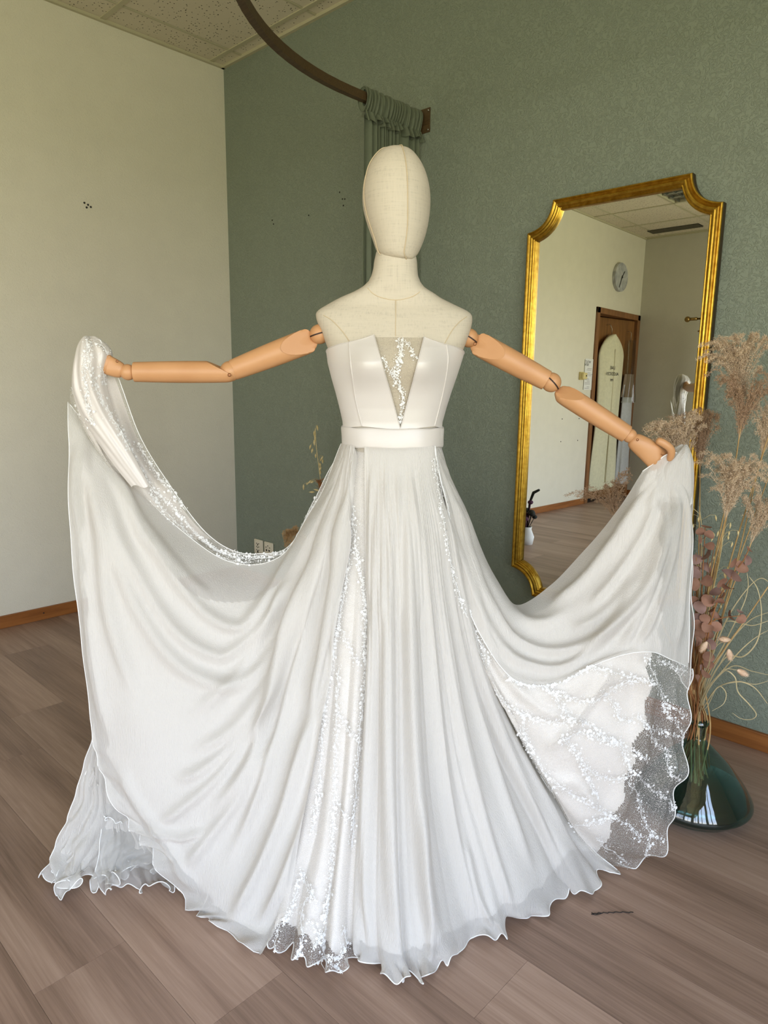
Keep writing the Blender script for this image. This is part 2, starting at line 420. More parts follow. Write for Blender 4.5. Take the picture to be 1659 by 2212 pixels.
# ---- wall sockets, screw holes
def holes(pts, parent, r):
    for (x, y, z) in pts:
        mbh = MB().ball((x, y, z), r, 8, 6, (1, 1, 1)); mbh.build('screw_hole', M_BLACK, bpy.data.objects[parent])
holes([(0, -.838, 2.072), (0, -.82, 2.066), (0, -.828, 2.052), (0, -.807, 2.058)], 'wall_left', .0052)
holes([(0, -4.0, .93), (0, -4.35, .93), (0, -4.0, .70), (0, -4.35, .70)], 'wall_left', .006)
holes([(.418, 0, 2.069), (.429, 0, 2.048), (.722, 0, 2.049), (.975, 0, 2.086), (.992, 0, 2.083), (.982, 0, 2.055), (.955, 0, 2.12)], 'wall_back', .0038)
def socket(x, label, hpts, big):
    o = tag(empty('wall_socket', (x, 0, .227)), label, 'wall socket')
    MB().box(-.042, .042, -.012, 0, -.045, .045, .006).build('cover_plate', M_PLATE, o)
    MB().box(-.034, .034, -.0145, -.011, -.037, .037, .004).build('insert', M_PLATE, o)
    hb = MB()
    for (a, b) in hpts: hb.ball((a, -.0145, b), .0032, 8, 6)
    hb.build('contact_holes', M_BLACK, o)
    sq = MB()
    for (a, b) in big: sq.box(a-.006, a+.006, -.0155, -.014, b-.005, b+.005, .001)
    sq.build('slot', M_BLACK, o, False)
tri = lambda cx, cz: [(cx-.011, cz), (cx, cz-.004), (cx+.011, cz)]
socket(.238, 'left ivory wall socket with nine contact holes, low on the green wall', tri(0, .022)+tri(0, .002)+tri(0, -.018)+[(0, .012)], [(0, -.030)])
socket(.338, 'right ivory wall socket with two square data ports, low on the green wall', [(0, .024), (-.018, .014), (.018, .014)], [(-.013, -.004), (.013, -.004)])

# ---- curved changing-cubicle rail, bracket, curtain
ZR = 2.318
rail = tag(empty('curtain_rail', (1.475, 0, ZR)), 'curved brown steel curtain rail projecting from the green wall near the ceiling', 'curtain rail')
RC = 1.06; cx, cy = RC, -.42
pts = [(0, -.004), (0, -.1), (0, -.2), (0, -.3), (0, -.42)]+[(cx-RC*math.cos(a), cy-RC*math.sin(a)) for a in np.linspace(0, math.pi, 49)[1:]]+[(2*RC, -.3), (2*RC, -.2), (2*RC, -.1), (2*RC, -.004)]
V = []; F = []
n = len(pts)
for i, (x, y) in enumerate(pts):
    a = np.array(pts[min(i+1, n-1)])-np.array(pts[max(i-1, 0)]); a = a/np.linalg.norm(a); nx, ny = -a[1], a[0]
    for (o, z) in ((-.0125, -.016), (.0125, -.016), (.0125, .016), (-.0125, .016)): V.append((x+nx*o, y+ny*o, z))
for i in range(n-1):
    for j in range(4): F.append((i*4+j, i*4+(j+1) % 4, (i+1)*4+(j+1) % 4, (i+1)*4+j))
mk('rail_bar', V, F, M_IRON, rail, False)
for x in (0, 2*RC):
    MB().box(x-.05, x+.05, -.005, 0, -.052, .045, .001).build('wall_bracket', M_IRON, rail, False)
    for (u, v) in ((.042, .034), (.042, -.042), (-.042, .034), (-.042, -.042)): MB().ball((x+u, -.005, v), .0045, 8, 6).build('screw', M_SCREW, rail)
def cloth_mat(name, col, rough=.75, sheen=.2, wscale=900):
    t = NT(name); v = t.coord('Object'); n = t.noise(v, wscale, 2); n2 = t.noise(v, 40, 4)
    c = t.n('ShaderNodeMixRGB'); c.blend_type = 'MULTIPLY'; c.inputs[0].default_value = .25; c.inputs[1].default_value = col; t.l(n2, c.inputs[2])
    b = t.bsdf(c.outputs[0], rough, spec=.3, normal=t.bump(n, .15, .001)); b.inputs['Sheen Weight'].default_value = sheen
    return t.done(b)
M_CURT = cloth_mat('sage_green_curtain_cloth', srgb(108, 116, 96), .6, .2)
cu = tag(empty('fitting_room_curtain', (1.475, -.19, 0)), 'sage green gathered curtain hanging from the rail behind the mannequin head', 'curtain')
ns, nz = 260, 60
s = np.linspace(0, 1, ns); z = np.linspace(0, 1, nz)
S, Z = np.meshgrid(s, z)
yy_ = .170-.335*S
def pleat(S, Z, seed, fr):
    ph = 2*math.pi*(fr*S+.8*np.sin(2*math.pi*S*1.3+seed)+.25*np.sin(9*S+seed)); return np.sin(ph)
amp = .010+.020*np.clip(Z*1.6, 0, 1)*(.6+.4*np.sin(7*S+1))
X = amp*pleat(S, Z, 1.0, 13)+.004*np.sin(40*S+6*Z)
Yd = yy_+.006*np.sin(2*math.pi*26*S+1)*np.clip(Z*2, 0, 1)
Zd = (ZR-.060)-(ZR-.070)*Z
mk('drape', np.stack([X.ravel()*1+0, Yd.ravel(), Zd.ravel()], 1), gridfaces(nz, ns), M_CURT, cu)
nt = 40
S, A = np.meshgrid(s, np.linspace(0, 1, nt))
ga = np.sin(2*math.pi*(17*S+.6*np.sin(2*math.pi*S*2.1)))
ga2 = np.sin(2*math.pi*(29*S+.5*np.sin(2*math.pi*S*3.3)+1.3*A))
th = 2*math.pi*A
rx = .022+.008*ga+.003*ga2; rz = .031+.004*ga+.002*ga2
X = rx*np.sin(th); Zt = .004+rz*np.cos(th)-.022*np.clip(-np.cos(th), 0, 1)**2*(1.0+.35*ga+.3*np.sin(11*S))
mk('gathered_header', np.stack([X.ravel(), (yy_[:1, :]*np.ones_like(S)).ravel(), (ZR+Zt).ravel()], 1), gridfaces(nt, ns), M_CURT, cu)
fr_ = MB()
S1 = s; q0 = np.linspace(0, 1, 6); SS, QQ = np.meshgrid(S1, q0)
g1 = np.sin(2*math.pi*(15*SS+.7*np.sin(2*math.pi*SS*1.7)))
X = (.016+.018*QQ)*g1+.002; Zf = ZR-.044-.034*QQ-.012*np.sin(2*math.pi*7*SS+1)*QQ-.006*g1
mk('ruffled_edge', np.stack([X.ravel(), (yy_[:1, :]*np.ones_like(SS)).ravel()+.004*np.sin(60*SS).ravel(), Zf.ravel()], 1), gridfaces(6, ns), M_CURT, cu)
# ================================================================== MIRROR AND WHAT IT REFLECTS
M_GOLD = NT('antique_gold_leaf'); _v = M_GOLD.coord('Object'); _n = M_GOLD.noise(_v, 60, 4)
M_GOLD = M_GOLD.done(M_GOLD.bsdf(M_GOLD.ramp(_n, [(.3, srgb(166, 126, 38)), (.7, srgb(204, 166, 66))]), .34, metal=.92, normal=M_GOLD.bump(_n, .06, .002)))
M_GOLDSIDE = plain('shade_painted_gilt_side', srgb(58, 46, 24), .6, 0)  # frame side: its shade and dark reflection are put into this matt colour
M_SILVER = plain('silvered_glass', (.86, .88, .84, 1), 0.0, 1.0)
X0, X1, Z0, Z1, NC = 2.055, 2.772, .352, 1.884, .105
LEAN = .0068
mroot = tag(empty('wall_mirror', ((X0+X1)/2, -.0165, Z0)), 'tall gold framed wall mirror with scooped corners on the green wall', 'mirror')
mroot.rotation_euler = (-LEAN, 0, 0)                       # top rests back, bottom stands off the wall a little
hw, hh = (X1-X0)/2, Z1-Z0
def scoop(c, a, b):                                         # concave corner from a to b, bulging towards the middle of the mirror
    a, b = np.array(a), np.array(b); mid = (a+b)/2; inw = mid-np.array(c); inw = inw/np.linalg.norm(inw)
    t = np.linspace(0, 1, 13)[:, None]; q = a+(b-a)*t
    return q+inw*(4*t*(1-t))*.030
cs = {'bl': (-hw, 0), 'tl': (-hw, hh), 'tr': (hw, hh), 'br': (hw, 0)}
c1 = scoop(cs['bl'], (-hw+NC, 0), (-hw, NC)); c2 = scoop(cs['tl'], (-hw, hh-NC), (-hw+NC, hh))
c3 = scoop(cs['tr'], (hw-NC, hh), (hw, hh-NC)); c4 = scoop(cs['br'], (hw, NC), (hw-NC, 0))
out = np.concatenate([c1, c2, c3, c4]); n = len(out)        # clockwise seen from the front
segs = [('frame_corner', 0, 12), ('frame_rail', 12, 13), ('frame_corner', 13, 25), ('frame_rail', 25, 26), ('frame_corner', 26, 38), ('frame_rail', 38, 39), ('frame_corner', 39, 51), ('frame_rail', 51, 52)]
mit = np.zeros((n, 2))
for i in range(n):
    e0 = out[i]-out[i-1]; e1 = out[(i+1) % n]-out[i]
    n0 = np.array([e0[1], -e0[0]])/np.linalg.norm(e0); n1 = np.array([e1[1], -e1[0]])/np.linalg.norm(e1)
    m = n0+n1; m = m/np.linalg.norm(m); mit[i] = m/max(.35, m@n0)
prof = [(0, 0), (0, -.026), (.002, -.030), (.0055, -.031), (.008, -.027), (.0125, -.0245), (.016, -.027), (.019, -.033), (.0235, -.035), (.028, -.0325), (.030, -.027), (.034, -.024), (.037, -.0255), (.0395, -.0235), (.041, -.018), (.041, -.008)]
np_ = len(prof)
for name, a, b in segs:
    idx = [k % n for k in range(a, b+1)]; V = []
    for i in idx:
        for (w, d) in prof: p = out[i]+mit[i]*w; V.append((p[0], d, p[1]))
    F = [tuple(q) for q in gridfaces(len(idx), np_)]
    o = mk(name, V, F, M_GOLD, mroot); o.data.materials.append(M_GOLDSIDE)
    for pl_ in o.data.polygons:
        if pl_.index % (np_-1) < 1: pl_.material_index = 1
    sharp(o, 30)
inner = [tuple(out[i]+mit[i]*.038) for i in range(n)]
mk('mirror_glass', [(x, -.0105, z) for x, z in inner], [tuple(range(n))], M_SILVER, mroot, False)
mk('back_board', [(x, -.006, z) for x, z in inner]+[(x, -.001, z) for x, z in inner], [tuple(range(n)), tuple(range(2*n-1, n-1, -1))]+[(i, (i+1) % n, n+(i+1) % n, n+i) for i in range(n)], M_BLACK, mroot, False)
for x in (-.2, .2): MB().box(x-.02, x+.02, -.006, .0155, .02, .05).build('stand_off', M_BLACK, mroot, False)

# wall clock
ck = tag(empty('wall_clock', (0, -5.02, 2.44)), 'round grey marble wall clock above the door, in the mirror', 'clock')
t = NT('grey_marble'); v = t.coord('Object'); nn = t.noise(v, 9, 6, 1.5)
M_MARB = t.done(t.bsdf(t.ramp(nn, [(.35, srgb(150, 152, 156)), (.65, srgb(196, 197, 198))]), .35))
Rz = Matrix.Rotation(math.radians(90), 4, 'Y')
mb = MB().lathe([(.0, .0), (.148, .0), (.15, .004), (.15, .034), (.146, .038), (.0, .038)], 48)
mb.v = [tuple(Rz @ Vector(p)) for p in mb.v]; mb.build('clock_body', M_MARB, ck)
sharp(bpy.data.objects['clock_body'])
for (lg, a, nm) in ((.085, 40, 'hour_hand'), (.125, 205, 'minute_hand')):
    r_ = Matrix.Translation((.040, 0, 0)) @ Matrix.Rotation(math.radians(a), 4, 'X')
    MB().box(0, .003, -.004, .004, -.02, lg, 0, r_).build(nm, M_BLACK, ck, False)
mb = MB().lathe([(.0, .0), (.009, .0), (.009, .006), (.0, .006)], 14); mb.v = [tuple(Rz @ Vector(p)+Vector((.04, 0, 0))) for p in mb.v]; mb.build('centre_cap', M_BLACK, ck)

# thermostat and paper notice beside the door
th_ = tag(empty('thermostat', (0, -4.33, 1.37)), 'small cream thermostat box on the wall beside the notice, in the mirror', 'thermostat')
M_CREAMP = plain('cream_plastic', srgb(216, 200, 140), .4)
MB().box(0, .022, -.045, .045, -.04, .04, .004).build('base_plate', M_CREAMP, th_)
MB().box(.022, .055, -.038, .042, -.032, .032, .006).build('housing', M_CREAMP, th_)
MB().box(.054, .0565, -.026, -.006, -.006, .010).build('display', M_BLACK, th_, False)
def text(name, body, size, mat, parent, loc, rot, align='CENTER', extrude=.0004):
    cu_ = bpy.data.curves.new(name, 'FONT'); cu_.body = body; cu_.size = size; cu_.align_x = align; cu_.extrude = extrude; cu_.space_line = .9
    ob = bpy.data.objects.new(name, cu_); COL.objects.link(ob); ob.parent = parent; ob.location = loc; ob.rotation_euler = rot; cu_.materials.append(mat)
    bpy.context.view_layer.update()
    me = bpy.data.meshes.new_from_object(ob.evaluated_get(bpy.context.evaluated_depsgraph_get()))
    ob2 = bpy.data.objects.new(name, me); COL.objects.link(ob2); ob2.parent = parent; ob2.location = loc; ob2.rotation_euler = rot
    bpy.data.objects.remove(ob); ob2.name = name; ob2['kind'] = 'stuff'; return ob2
M_PAPER = plain('white_paper', srgb(226, 226, 224), .7)
M_INK = plain('dark_print', srgb(40, 40, 44), .7); M_INKG = plain('grey_print', srgb(120, 118, 118), .7)
pp = tag(empty('paper_notice', (0, -4.49, 1.39)), 'white paper notice with printed lines taped beside the door frame, in the mirror', 'notice')
MB().box(.004, .0055, -.095, .095, -.16, .16).build('sheet', M_PAPER, pp, False)
MB().box(0, .0042, .087, .099, -.16, .15).build('backing_strip', plain('grey_card', srgb(150, 150, 136), .7), pp, False)
rt = (math.radians(90), 0, math.radians(90))
text('heading', 'WOUT', .038, M_INK, pp, (.0060, .035, .115), rt)
text('heading', 'NEW', .038, M_INK, pp, (.0060, .062, .086), rt)
rr = random.Random(3)
lines = MB()
for k in range(15):
    z = .058-k*.0145
    if k in (2, 6, 12): continue
    a = rr.uniform(-.075, .0); lines.box(.0055, .0062, a, min(.08, a+rr.uniform(.05, .14)), z, z+.0035)
o = lines.build('print_lines', M_INKG, pp, False, kind='stuff')

# garments hanging on the open door (reflected)
M_COTTON = cloth_mat('undyed_cotton', srgb(232, 228, 196), .8, .2, 500)
dm = Mx                                                     # door leaf frame: x out of the leaf, y along it from the hinge
dang = -ang
def on_door(ydist, z, x=.045): p = dm @ Vector((x, ydist, 0)); return (p.x, p.y+DY1, z)
bag = tag(empty('garment_bag', on_door(.50, 0), dang), 'long undyed cotton garment bag with three printed lines hanging on the reflected door', 'garment bag')
nz, na = 60, 40
zt = np.linspace(0, 1, nz); a = np.linspace(0, 2*math.pi, na)
ZT, A = np.meshgrid(zt, a, indexing='ij')
wid = np.where(ZT < .14, .235*np.sin(np.clip(ZT/.14, 0, 1)*math.pi/2)**.62+.012, .247-.018*np.sin((ZT-.14)*6))
wid = .93*wid*(1+.03*np.sin(9*ZT+A*2)); dep = .045+.012*np.sin(ZT*5)
fold = .007*np.sin(7*A+3*ZT)*np.clip(ZT*3, 0, 1)
X = .06+(dep+fold)*np.sin(A); Yg = (wid*.95)*np.cos(A)*(1+.02*np.sin(5*A)); Zg = 1.84-1.72*ZT-.02*np.cos(A)*ZT
mk('bag_body', np.stack([X.ravel(), Yg.ravel(), Zg.ravel()], 1), gridfaces(nz, na), M_COTTON, bag)
MB().box(.112, .116, -.006, .006, .20, 1.68).build('zip', plain('cream_zip', srgb(206, 200, 168), .5), bag, False)
rt2 = (math.radians(90), 0, math.radians(90))
for body, z, sz in (('LIVE', 1.46, .05), ('ALODCEV', 1.395, .05), ('PM', 1.33, .04)): text('printed_line', body, sz, M_INK, bag, (.1205, .035, z), rt2)
MB().tube([(.05, 0, 1.83), (.05, 0, 1.90), (.045, .02, 1.935), (.03, .03, 1.95), (.0, .02, 1.945)], .0025, 6).build('hanger_hook', M_SCREW, bag)
M_VOILE_BAG = pane_mat('clear_plastic_cover', (.86, .86, .82, 1))
M_WHITEG = cloth_mat('white_dress_cloth', srgb(205, 208, 212), .7, .3, 500)
g2 = tag(empty('covered_dress', on_door(.13, 0), dang), 'white dress under a clear cover hanging beside the cotton garment bag, in the mirror', 'dress')
def gown(root, ztop, zbot, w0, w1, dep0, mat, seed, name='skirt', xoff=.06, nf=6):
    ZT, A = np.meshgrid(np.linspace(0, 1, 50), np.linspace(0, 2*math.pi, 72), indexing='ij')
    w = w0+(w1-w0)*ZT; d = dep0*(.6+.6*ZT); f = 1+.12*ZT*np.sin(nf*A+seed+2*ZT)
    X = xoff+d*np.sin(A)*f; Y = w*np.cos(A)*f; Z = ztop+(zbot-ztop)*ZT
    return mk(name, np.stack([X.ravel(), Y.ravel(), Z.ravel()], 1), gridfaces(50, 72), mat, root)
gown(g2, 1.30, .16, .09, .105, .05, M_WHITEG, 1.0)
gown(g2, 1.42, 1.16, .085, .10, .04, cloth_mat('taupe_lace_cloth', srgb(150, 132, 112), .8), 2.0, 'bodice')
gown(g2, 1.80, 1.10, .03, .105, .075, M_VOILE_BAG, 2.0, 'clear_cover')
MB().tube([(.05, 0, 1.78), (.05, 0, 1.88), (.03, .02, 1.90), (.0, .01, 1.895)], .0025, 6).build('hanger_hook', M_SCREW, g2)
# brass garment rail along the wall behind the camera, with dresses (reflected)
RX0, RX1, RY, RZ_ = .66, 2.3, -5.33, 1.99
gr = tag(empty('garment_rail', (RX0, RY, RZ_)), 'brass garment rail with ball finial on the wall behind, in the mirror', 'clothes rail')
MB().ball((0, 0, 0), .030, 16, 12).build('ball_finial', M_BRASS, gr)
MB().tube([(.02, 0, 0), (.10, 0, 0)], .016, 12).tube([(.09, 0, 0), (RX1-RX0, 0, 0)], .0105, 12).build('rail_bar', M_BRASS, gr)
for x in (.35, 1.5): MB().tube([(x, 0, 0), (x, -(L+RY), 0)], .008, 8).build('rail_bracket', M_BRASS, gr)
def rail_dress(x, label, wtop, wbot, seed, zb):
    o = tag(empty('bridal_dress', (x, RY, 0), math.radians(90)), label, 'dress')
    gown(o, 1.72, zb, wtop, wbot, .10, M_WHITEG, seed, 'skirt', 0, 8)
    gown(o, 1.90, 1.70, wtop*.75, wtop, .07, M_WHITEG, seed+1, 'bodice', 0, 4)
    MB().tube([(0, -.15, 1.86), (0, 0, 1.91), (0, .15, 1.86)], .008, 8).build('wooden_hanger', M_DOOR, o)
    MB().tube([(0, 0, 1.91), (0, 0, RZ_-.005), (.008, 0, RZ_+.012), (.0, 0, RZ_+.016)], .003, 6).build('hanger_hook', M_SCREW, o)
rail_dress(.93, 'pale lace bridal dress hanging on the brass rail, at the mirror edge', .085, .17, .5, .35)
# small dark dried posy standing on the floor (just inside the mirror's lower left edge)
py_ = tag(empty('dark_posy', (.72, -2.28, 0)), 'small dark purple dried posy on the floor reflected at the lower left mirror edge', 'posy')
rr = random.Random(8)
M_PURP = plain('dried_purple_petals', srgb(74, 34, 60), .8); M_DKG = plain('dark_dried_leaf', srgb(30, 32, 28), .8)
MB().lathe([(.0, 0), (.05, 0), (.06, .06), (.035, .12), (.04, .14), (.036, .14)], 20).build('pot', M_PAPER, py_)
for k in range(9):
    a = rr.uniform(0, 6.28); r0 = rr.uniform(.02, .08); h_ = rr.uniform(.20, .34)
    o = MB().ball((r0*math.cos(a), r0*math.sin(a), h_), rr.uniform(.02, .03), 10, 7, (1, 1, .8)).tube([(0, 0, .1), (r0*math.cos(a), r0*math.sin(a), h_)], .003, 5).build('flower_head', M_PURP if k % 2 else M_DKG, py_)
MB().tube([(0, 0, .12), (.02, .01, .34), (.06, .03, .42), (.12, .05, .45)], [.006, .010, .012, .009], 8).build('curved_pod', M_DKG, py_)
# ================================================================== MANNEQUIN  (local frame: x to the right, y away from the camera, z up)
MX0, MD = 0.02, 1.65
RH = np.array([math.cos(YAW), math.sin(YAW), 0]); FH = np.array([-math.sin(YAW), math.cos(YAW), 0])
MORG = CAM*np.array([1, 1, 0])+RH*MX0+FH*MD
def raydir(px, py): return FW+RT*(px-829.5)/FPX-UP*(py-1106)/FPX
def at(px, py, y):                                          # point of the mannequin frame: pixel and depth y -> local xyz
    d = raydir(px, py); P = CAM+d*((MD+y)/(d@FH)); q = P-MORG
    return np.array([q@RH, q@FH, q[2]])
def fl(px, py, z=0.0):                                      # floor point under a pixel, local
    d = raydir(px, py); P = CAM+d*((z-CAM[2])/d[2]); q = P-MORG
    return np.array([q@RH, q@FH, q[2]])
def topx(P):                                                # local xyz (n x 3) -> pixels
    P = np.asarray(P, float); Wd = MORG+P[..., 0:1]*RH+P[..., 1:2]*FH+P[..., 2:3]*np.array([0, 0, 1.0])
    d = Wd-CAM; z = d@FW
    return np.stack([829.5+FPX*(d@RT)/z, 1106-FPX*(d@UP)/z], -1)

def linen_mat(name, col):
    t = NT(name); a = t.noise(t.coord('Object', (260, 260, 24)), 1.0, 2, .3); b = t.noise(t.coord('Object', (24, 24, 300)), 1.0, 2, .3)
    mx = t.n('ShaderNodeMixRGB'); mx.inputs[0].default_value = .5; t.l(a, mx.inputs[1]); t.l(b, mx.inputs[2])
    c = t.ramp(mx.outputs[0], [(.30, tuple(x*.84 for x in col[:3])), (.45, col[:3]), (.75, tuple(min(1, x*1.06) for x in col[:3]))])
    return t.done(t.bsdf(c, .85, spec=.2, normal=t.bump(mx.outputs[0], .18, .0015)))
M_LINEN = linen_mat('natural_linen', srgb(200, 190, 172))
M_SEAM = plain('linen_seam', srgb(206, 188, 156), .8)
def tanmat():
    t = NT('tan_painted_wood'); v = t.coord('Object'); n = t.noise(v, 300, 2); n2 = t.noise(v, 14, 3)
    c = t.ramp(n2, [(.3, srgb(190, 139, 94)), (.7, srgb(198, 148, 103))])
    return t.done(t.bsdf(c, .42, spec=.45, normal=t.bump(n, .05, .0008)))
M_TAN = tanmat()
mq = tag(empty('mannequin', MORG, YAW), 'linen covered faceless mannequin with jointed tan arms wearing the white dress', 'mannequin')

# ---- head: lofted egg, turned a little to the right
def zat(py, y=0.0): return at(855, py, y)[2]
def xat(px, py, y=0.0): return at(px, py, y)[0]
hp = [(314.5, 856, 0), (316.5, 838, 876), (322, 823, 892), (332, 811.5, 901), (346, 800.5, 911.5), (363, 791, 920.5), (382, 785, 927), (405, 780.5, 932), (430, 779.6, 933.2), (452, 782, 932), (475, 787.5, 929), (500, 796, 924), (523, 804.5, 916), (541, 810, 909), (555, 816, 902), (564, 830, 899), (569.5, 852, 892)]
turn = math.radians(14); NA = 64
V = []; zs = []
for k, h_ in enumerate(hp):
    if k == 0: xl = xr = xat(856, h_[0])
    else: xl, xr = xat(h_[1], h_[0]), xat(h_[2], h_[0])
    z = zat(h_[0]); xc, a = (xl+xr)/2, (xr-xl)/2
    f = (h_[0]-314.5)/(569-314.5)
    bf = a*(1.12+.05*math.sin(f*math.pi)); bb = a*1.30
    yo = -.030*max(0, f-.45)/.55                             # face drops forward of the neck
    for j in range(NA):
        t_ = 2*math.pi*j/NA; cx_, sy = math.cos(t_), math.sin(t_)
        x = a*cx_; y_ = (bf if sy < 0 else bb)*sy
        jaw = max(0, f-.93)/.07                               # underside rises to the back, chin at the front
        zz = z+max(0, (y_/max(bb, 1e-4)+.55))*.020*jaw
        V.append((xc+x*math.cos(turn)*1.0-(-y_)*math.sin(turn)*0.06, yo+y_+.012, zz))
F = [(i*NA+j, i*NA+(j+1) % NA, (i+1)*NA+(j+1) % NA, (i+1)*NA+j) for i in range(len(hp)-1) for j in range(NA)]
F.append(tuple((len(hp)-1)*NA+j for j in range(NA)))
hd = mk('head', V, F, M_LINEN, mq)
md = hd.modifiers.new('smooth', 'SUBSURF'); md.levels = md.render_levels = 1
def seam_on(rows, na, frac, name, off=.0008, r=.0011, k0=1, k1=None):
    pts = []
    for i in range(k0, k1 or len(rows)//na):
        j = frac*na; j0 = int(j) % na; f = j-int(j)
        p = np.array(rows[i*na+j0])*(1-f)+np.array(rows[i*na+(j0+1) % na])*f
        c = np.mean(np.array(rows[i*na:(i+1)*na]), 0); d = p-c; d[2] = 0; d = d/(np.linalg.norm(d)+1e-9)
        pts.append(p+d*off)
    P = catmull(np.array(pts), np.linspace(0, 1, 60))
    return MB().tube(P, r, 6).build(name, M_SEAM, mq)
seam_on(V, NA, .80, 'face_seam'); seam_on(V, NA, .565, 'side_seam')

# ---- torso: superellipse loft
tp = [(530, 818, 893, .042, .046, .006), (548, 812, 898, .049, .052, .004), (566, 808, 901, .054, .054, .003), (580, 806.5, 901.5, .055, .055, .002), (596, 802.5, 903, .057, .056, .004), (610, 795, 909, .059, .058, .006), (622, 781, 919, .060, .062, .008), (632, 762, 937, .060, .066, .010), (644, 733, 956, .060, .072, .012), (655, 713, 979, .061, .078, .012), (665, 696, 1001, .063, .082, .012), (673, 684, 1016, .066, .084, .010), (682, 681.5, 1021, .069, .086, .008), (694, 684, 1020.5, .073, .088, .005), (723, 696, 1013.5, .082, .090, .0), (755, 709, 999.5, .094, .092, -.002), (786, 713, 990, .100, .092, -.002), (818, 721, 979.5, .096, .090, -.002), (850, 730, 968.5, .086, .088, -.002), (881, 738, 959, .078, .086, -.002), (910, 744.5, 951, .074, .086, -.002), (940, 747.5, 948.5, .076, .088, -.002), (962, 748, 948.5, .080, .090, -.002), (980, 756, 940, .066, .074, 0), (1000, 764, 932, .052, .06, 0), (1050, 772, 924, .044, .05, .0), (1110, 774, 922, .040, .046, .0)]
TZ = np.array([zat(r[0]) for r in tp]); TL = np.array([xat(r[1], r[0]) for r in tp]); TR = np.array([xat(r[2], r[0]) for r in tp])
TF = np.array([r[3] for r in tp]); TB = np.array([r[4] for r in tp]); TY = np.array([r[5] for r in tp])
o_ = np.argsort(TZ); TZs = TZ[o_]
ip = lambda z, A: np.interp(z, TZs, A[o_])
ZBUST = zat(792, -.09)
def torso(z, th, off=0.0):
    """th: 0 = right side, -pi/2 = front.  returns points (vectorised)"""
    z, th = np.broadcast_arrays(np.asarray(z, float), np.asarray(th, float))
    l, r_, bf, bb, yo = ip(z, TL), ip(z, TR), ip(z, TF), ip(z, TB), ip(z, TY)
    xc, a = (l+r_)/2, (r_-l)/2+off
    c, s_ = np.cos(th), np.sin(th)
    ex = 2/2.35
    x = a*np.sign(c)*np.abs(c)**ex; yb = np.where(s_ < 0, bf+off, bb+off)*np.sign(s_)*np.abs(s_)**ex
    bust = (np.exp(-((x+.062)/.046)**2)+np.exp(-((x-.062)/.046)**2))*np.exp(-((z-ZBUST)/np.where(z > ZBUST, .048, .034))**2)*.029
    yb = yb-np.where(s_ < 0, bust*np.abs(s_), 0)
    return np.stack([xc+x, yo+yb, z], -1)
zz = np.concatenate([np.linspace(TZ.max(), TZ.min(), 110)])
th = np.linspace(0, 2*math.pi, 97)[:-1]
ZZ, TH = np.meshgrid(zz, th, indexing='ij'); P = torso(ZZ, TH)
NB = 96
F = [(i*NB+j, i*NB+(j+1) % NB, (i+1)*NB+(j+1) % NB, (i+1)*NB+j) for i in range(len(zz)-1) for j in range(NB)]
F.append(tuple(range(NB-1, -1, -1))); F.append(tuple((len(zz)-1)*NB+j for j in range(NB)))
mk('torso', P.reshape(-1, 3), F, M_LINEN, mq)
def on_torso(px, py, off=0.0):
    """torso surface point seen at a pixel (front)"""
    y = -.08
    for _ in range(14):
        q = at(px, py, y); l, r_ = float(ip(q[2], TL))-off, float(ip(q[2], TR))+off; xc, a = (l+r_)/2, (r_-l)/2
        u = max(-1, min(1, (q[0]-xc)/a)); c = math.copysign(abs(u)**(2.35/2), u); th_ = -math.acos(max(-1, min(1, c)))
        y = .5*y+.5*float(torso(q[2], th_, off)[1])
    return torso(q[2], th_, off), (float(q[2]), th_)
def seam_px(pts, name, mat=None, off=.0006, r=.0009, parent=None, n=50):
    Q = np.array([on_torso(x, y, off)[0] for x, y in pts]); return MB().tube(catmull(Q, np.linspace(0, 1, n)), r, 6).build(name, mat or M_SEAM, parent or mq)
seam_px([(855, 648), (855, 680), (854.5, 706), (854.5, 726)], 'chest_seam')
seam_px([(699, 681), (716, 691), (733, 708), (746, 724), (756, 740)], 'armhole_seam'); seam_px([(1008, 684), (992, 696), (978, 712), (966, 732), (960, 744)], 'armhole_seam')
seam_px([(794, 622), (806, 634), (825, 643), (855, 648), (884, 643), (902, 634), (913, 623)], 'neck_seam', n=70)

# ---- stand (under the dress)
M_CHROME = plain('brushed_steel', srgb(180, 180, 180), .3, .9)
MB().tube([(0.0, .01, .012), (0.0, .01, zat(1110))], .016, 14).build('stand_pole', M_CHROME, mq)
sharp(MB().lathe([(.0, 0), (.17, 0), (.17, .006), (.165, .010), (.03, .014), (.0, .014)], 40, (0, .01, 0)).build('stand_base', M_CHROME, mq))

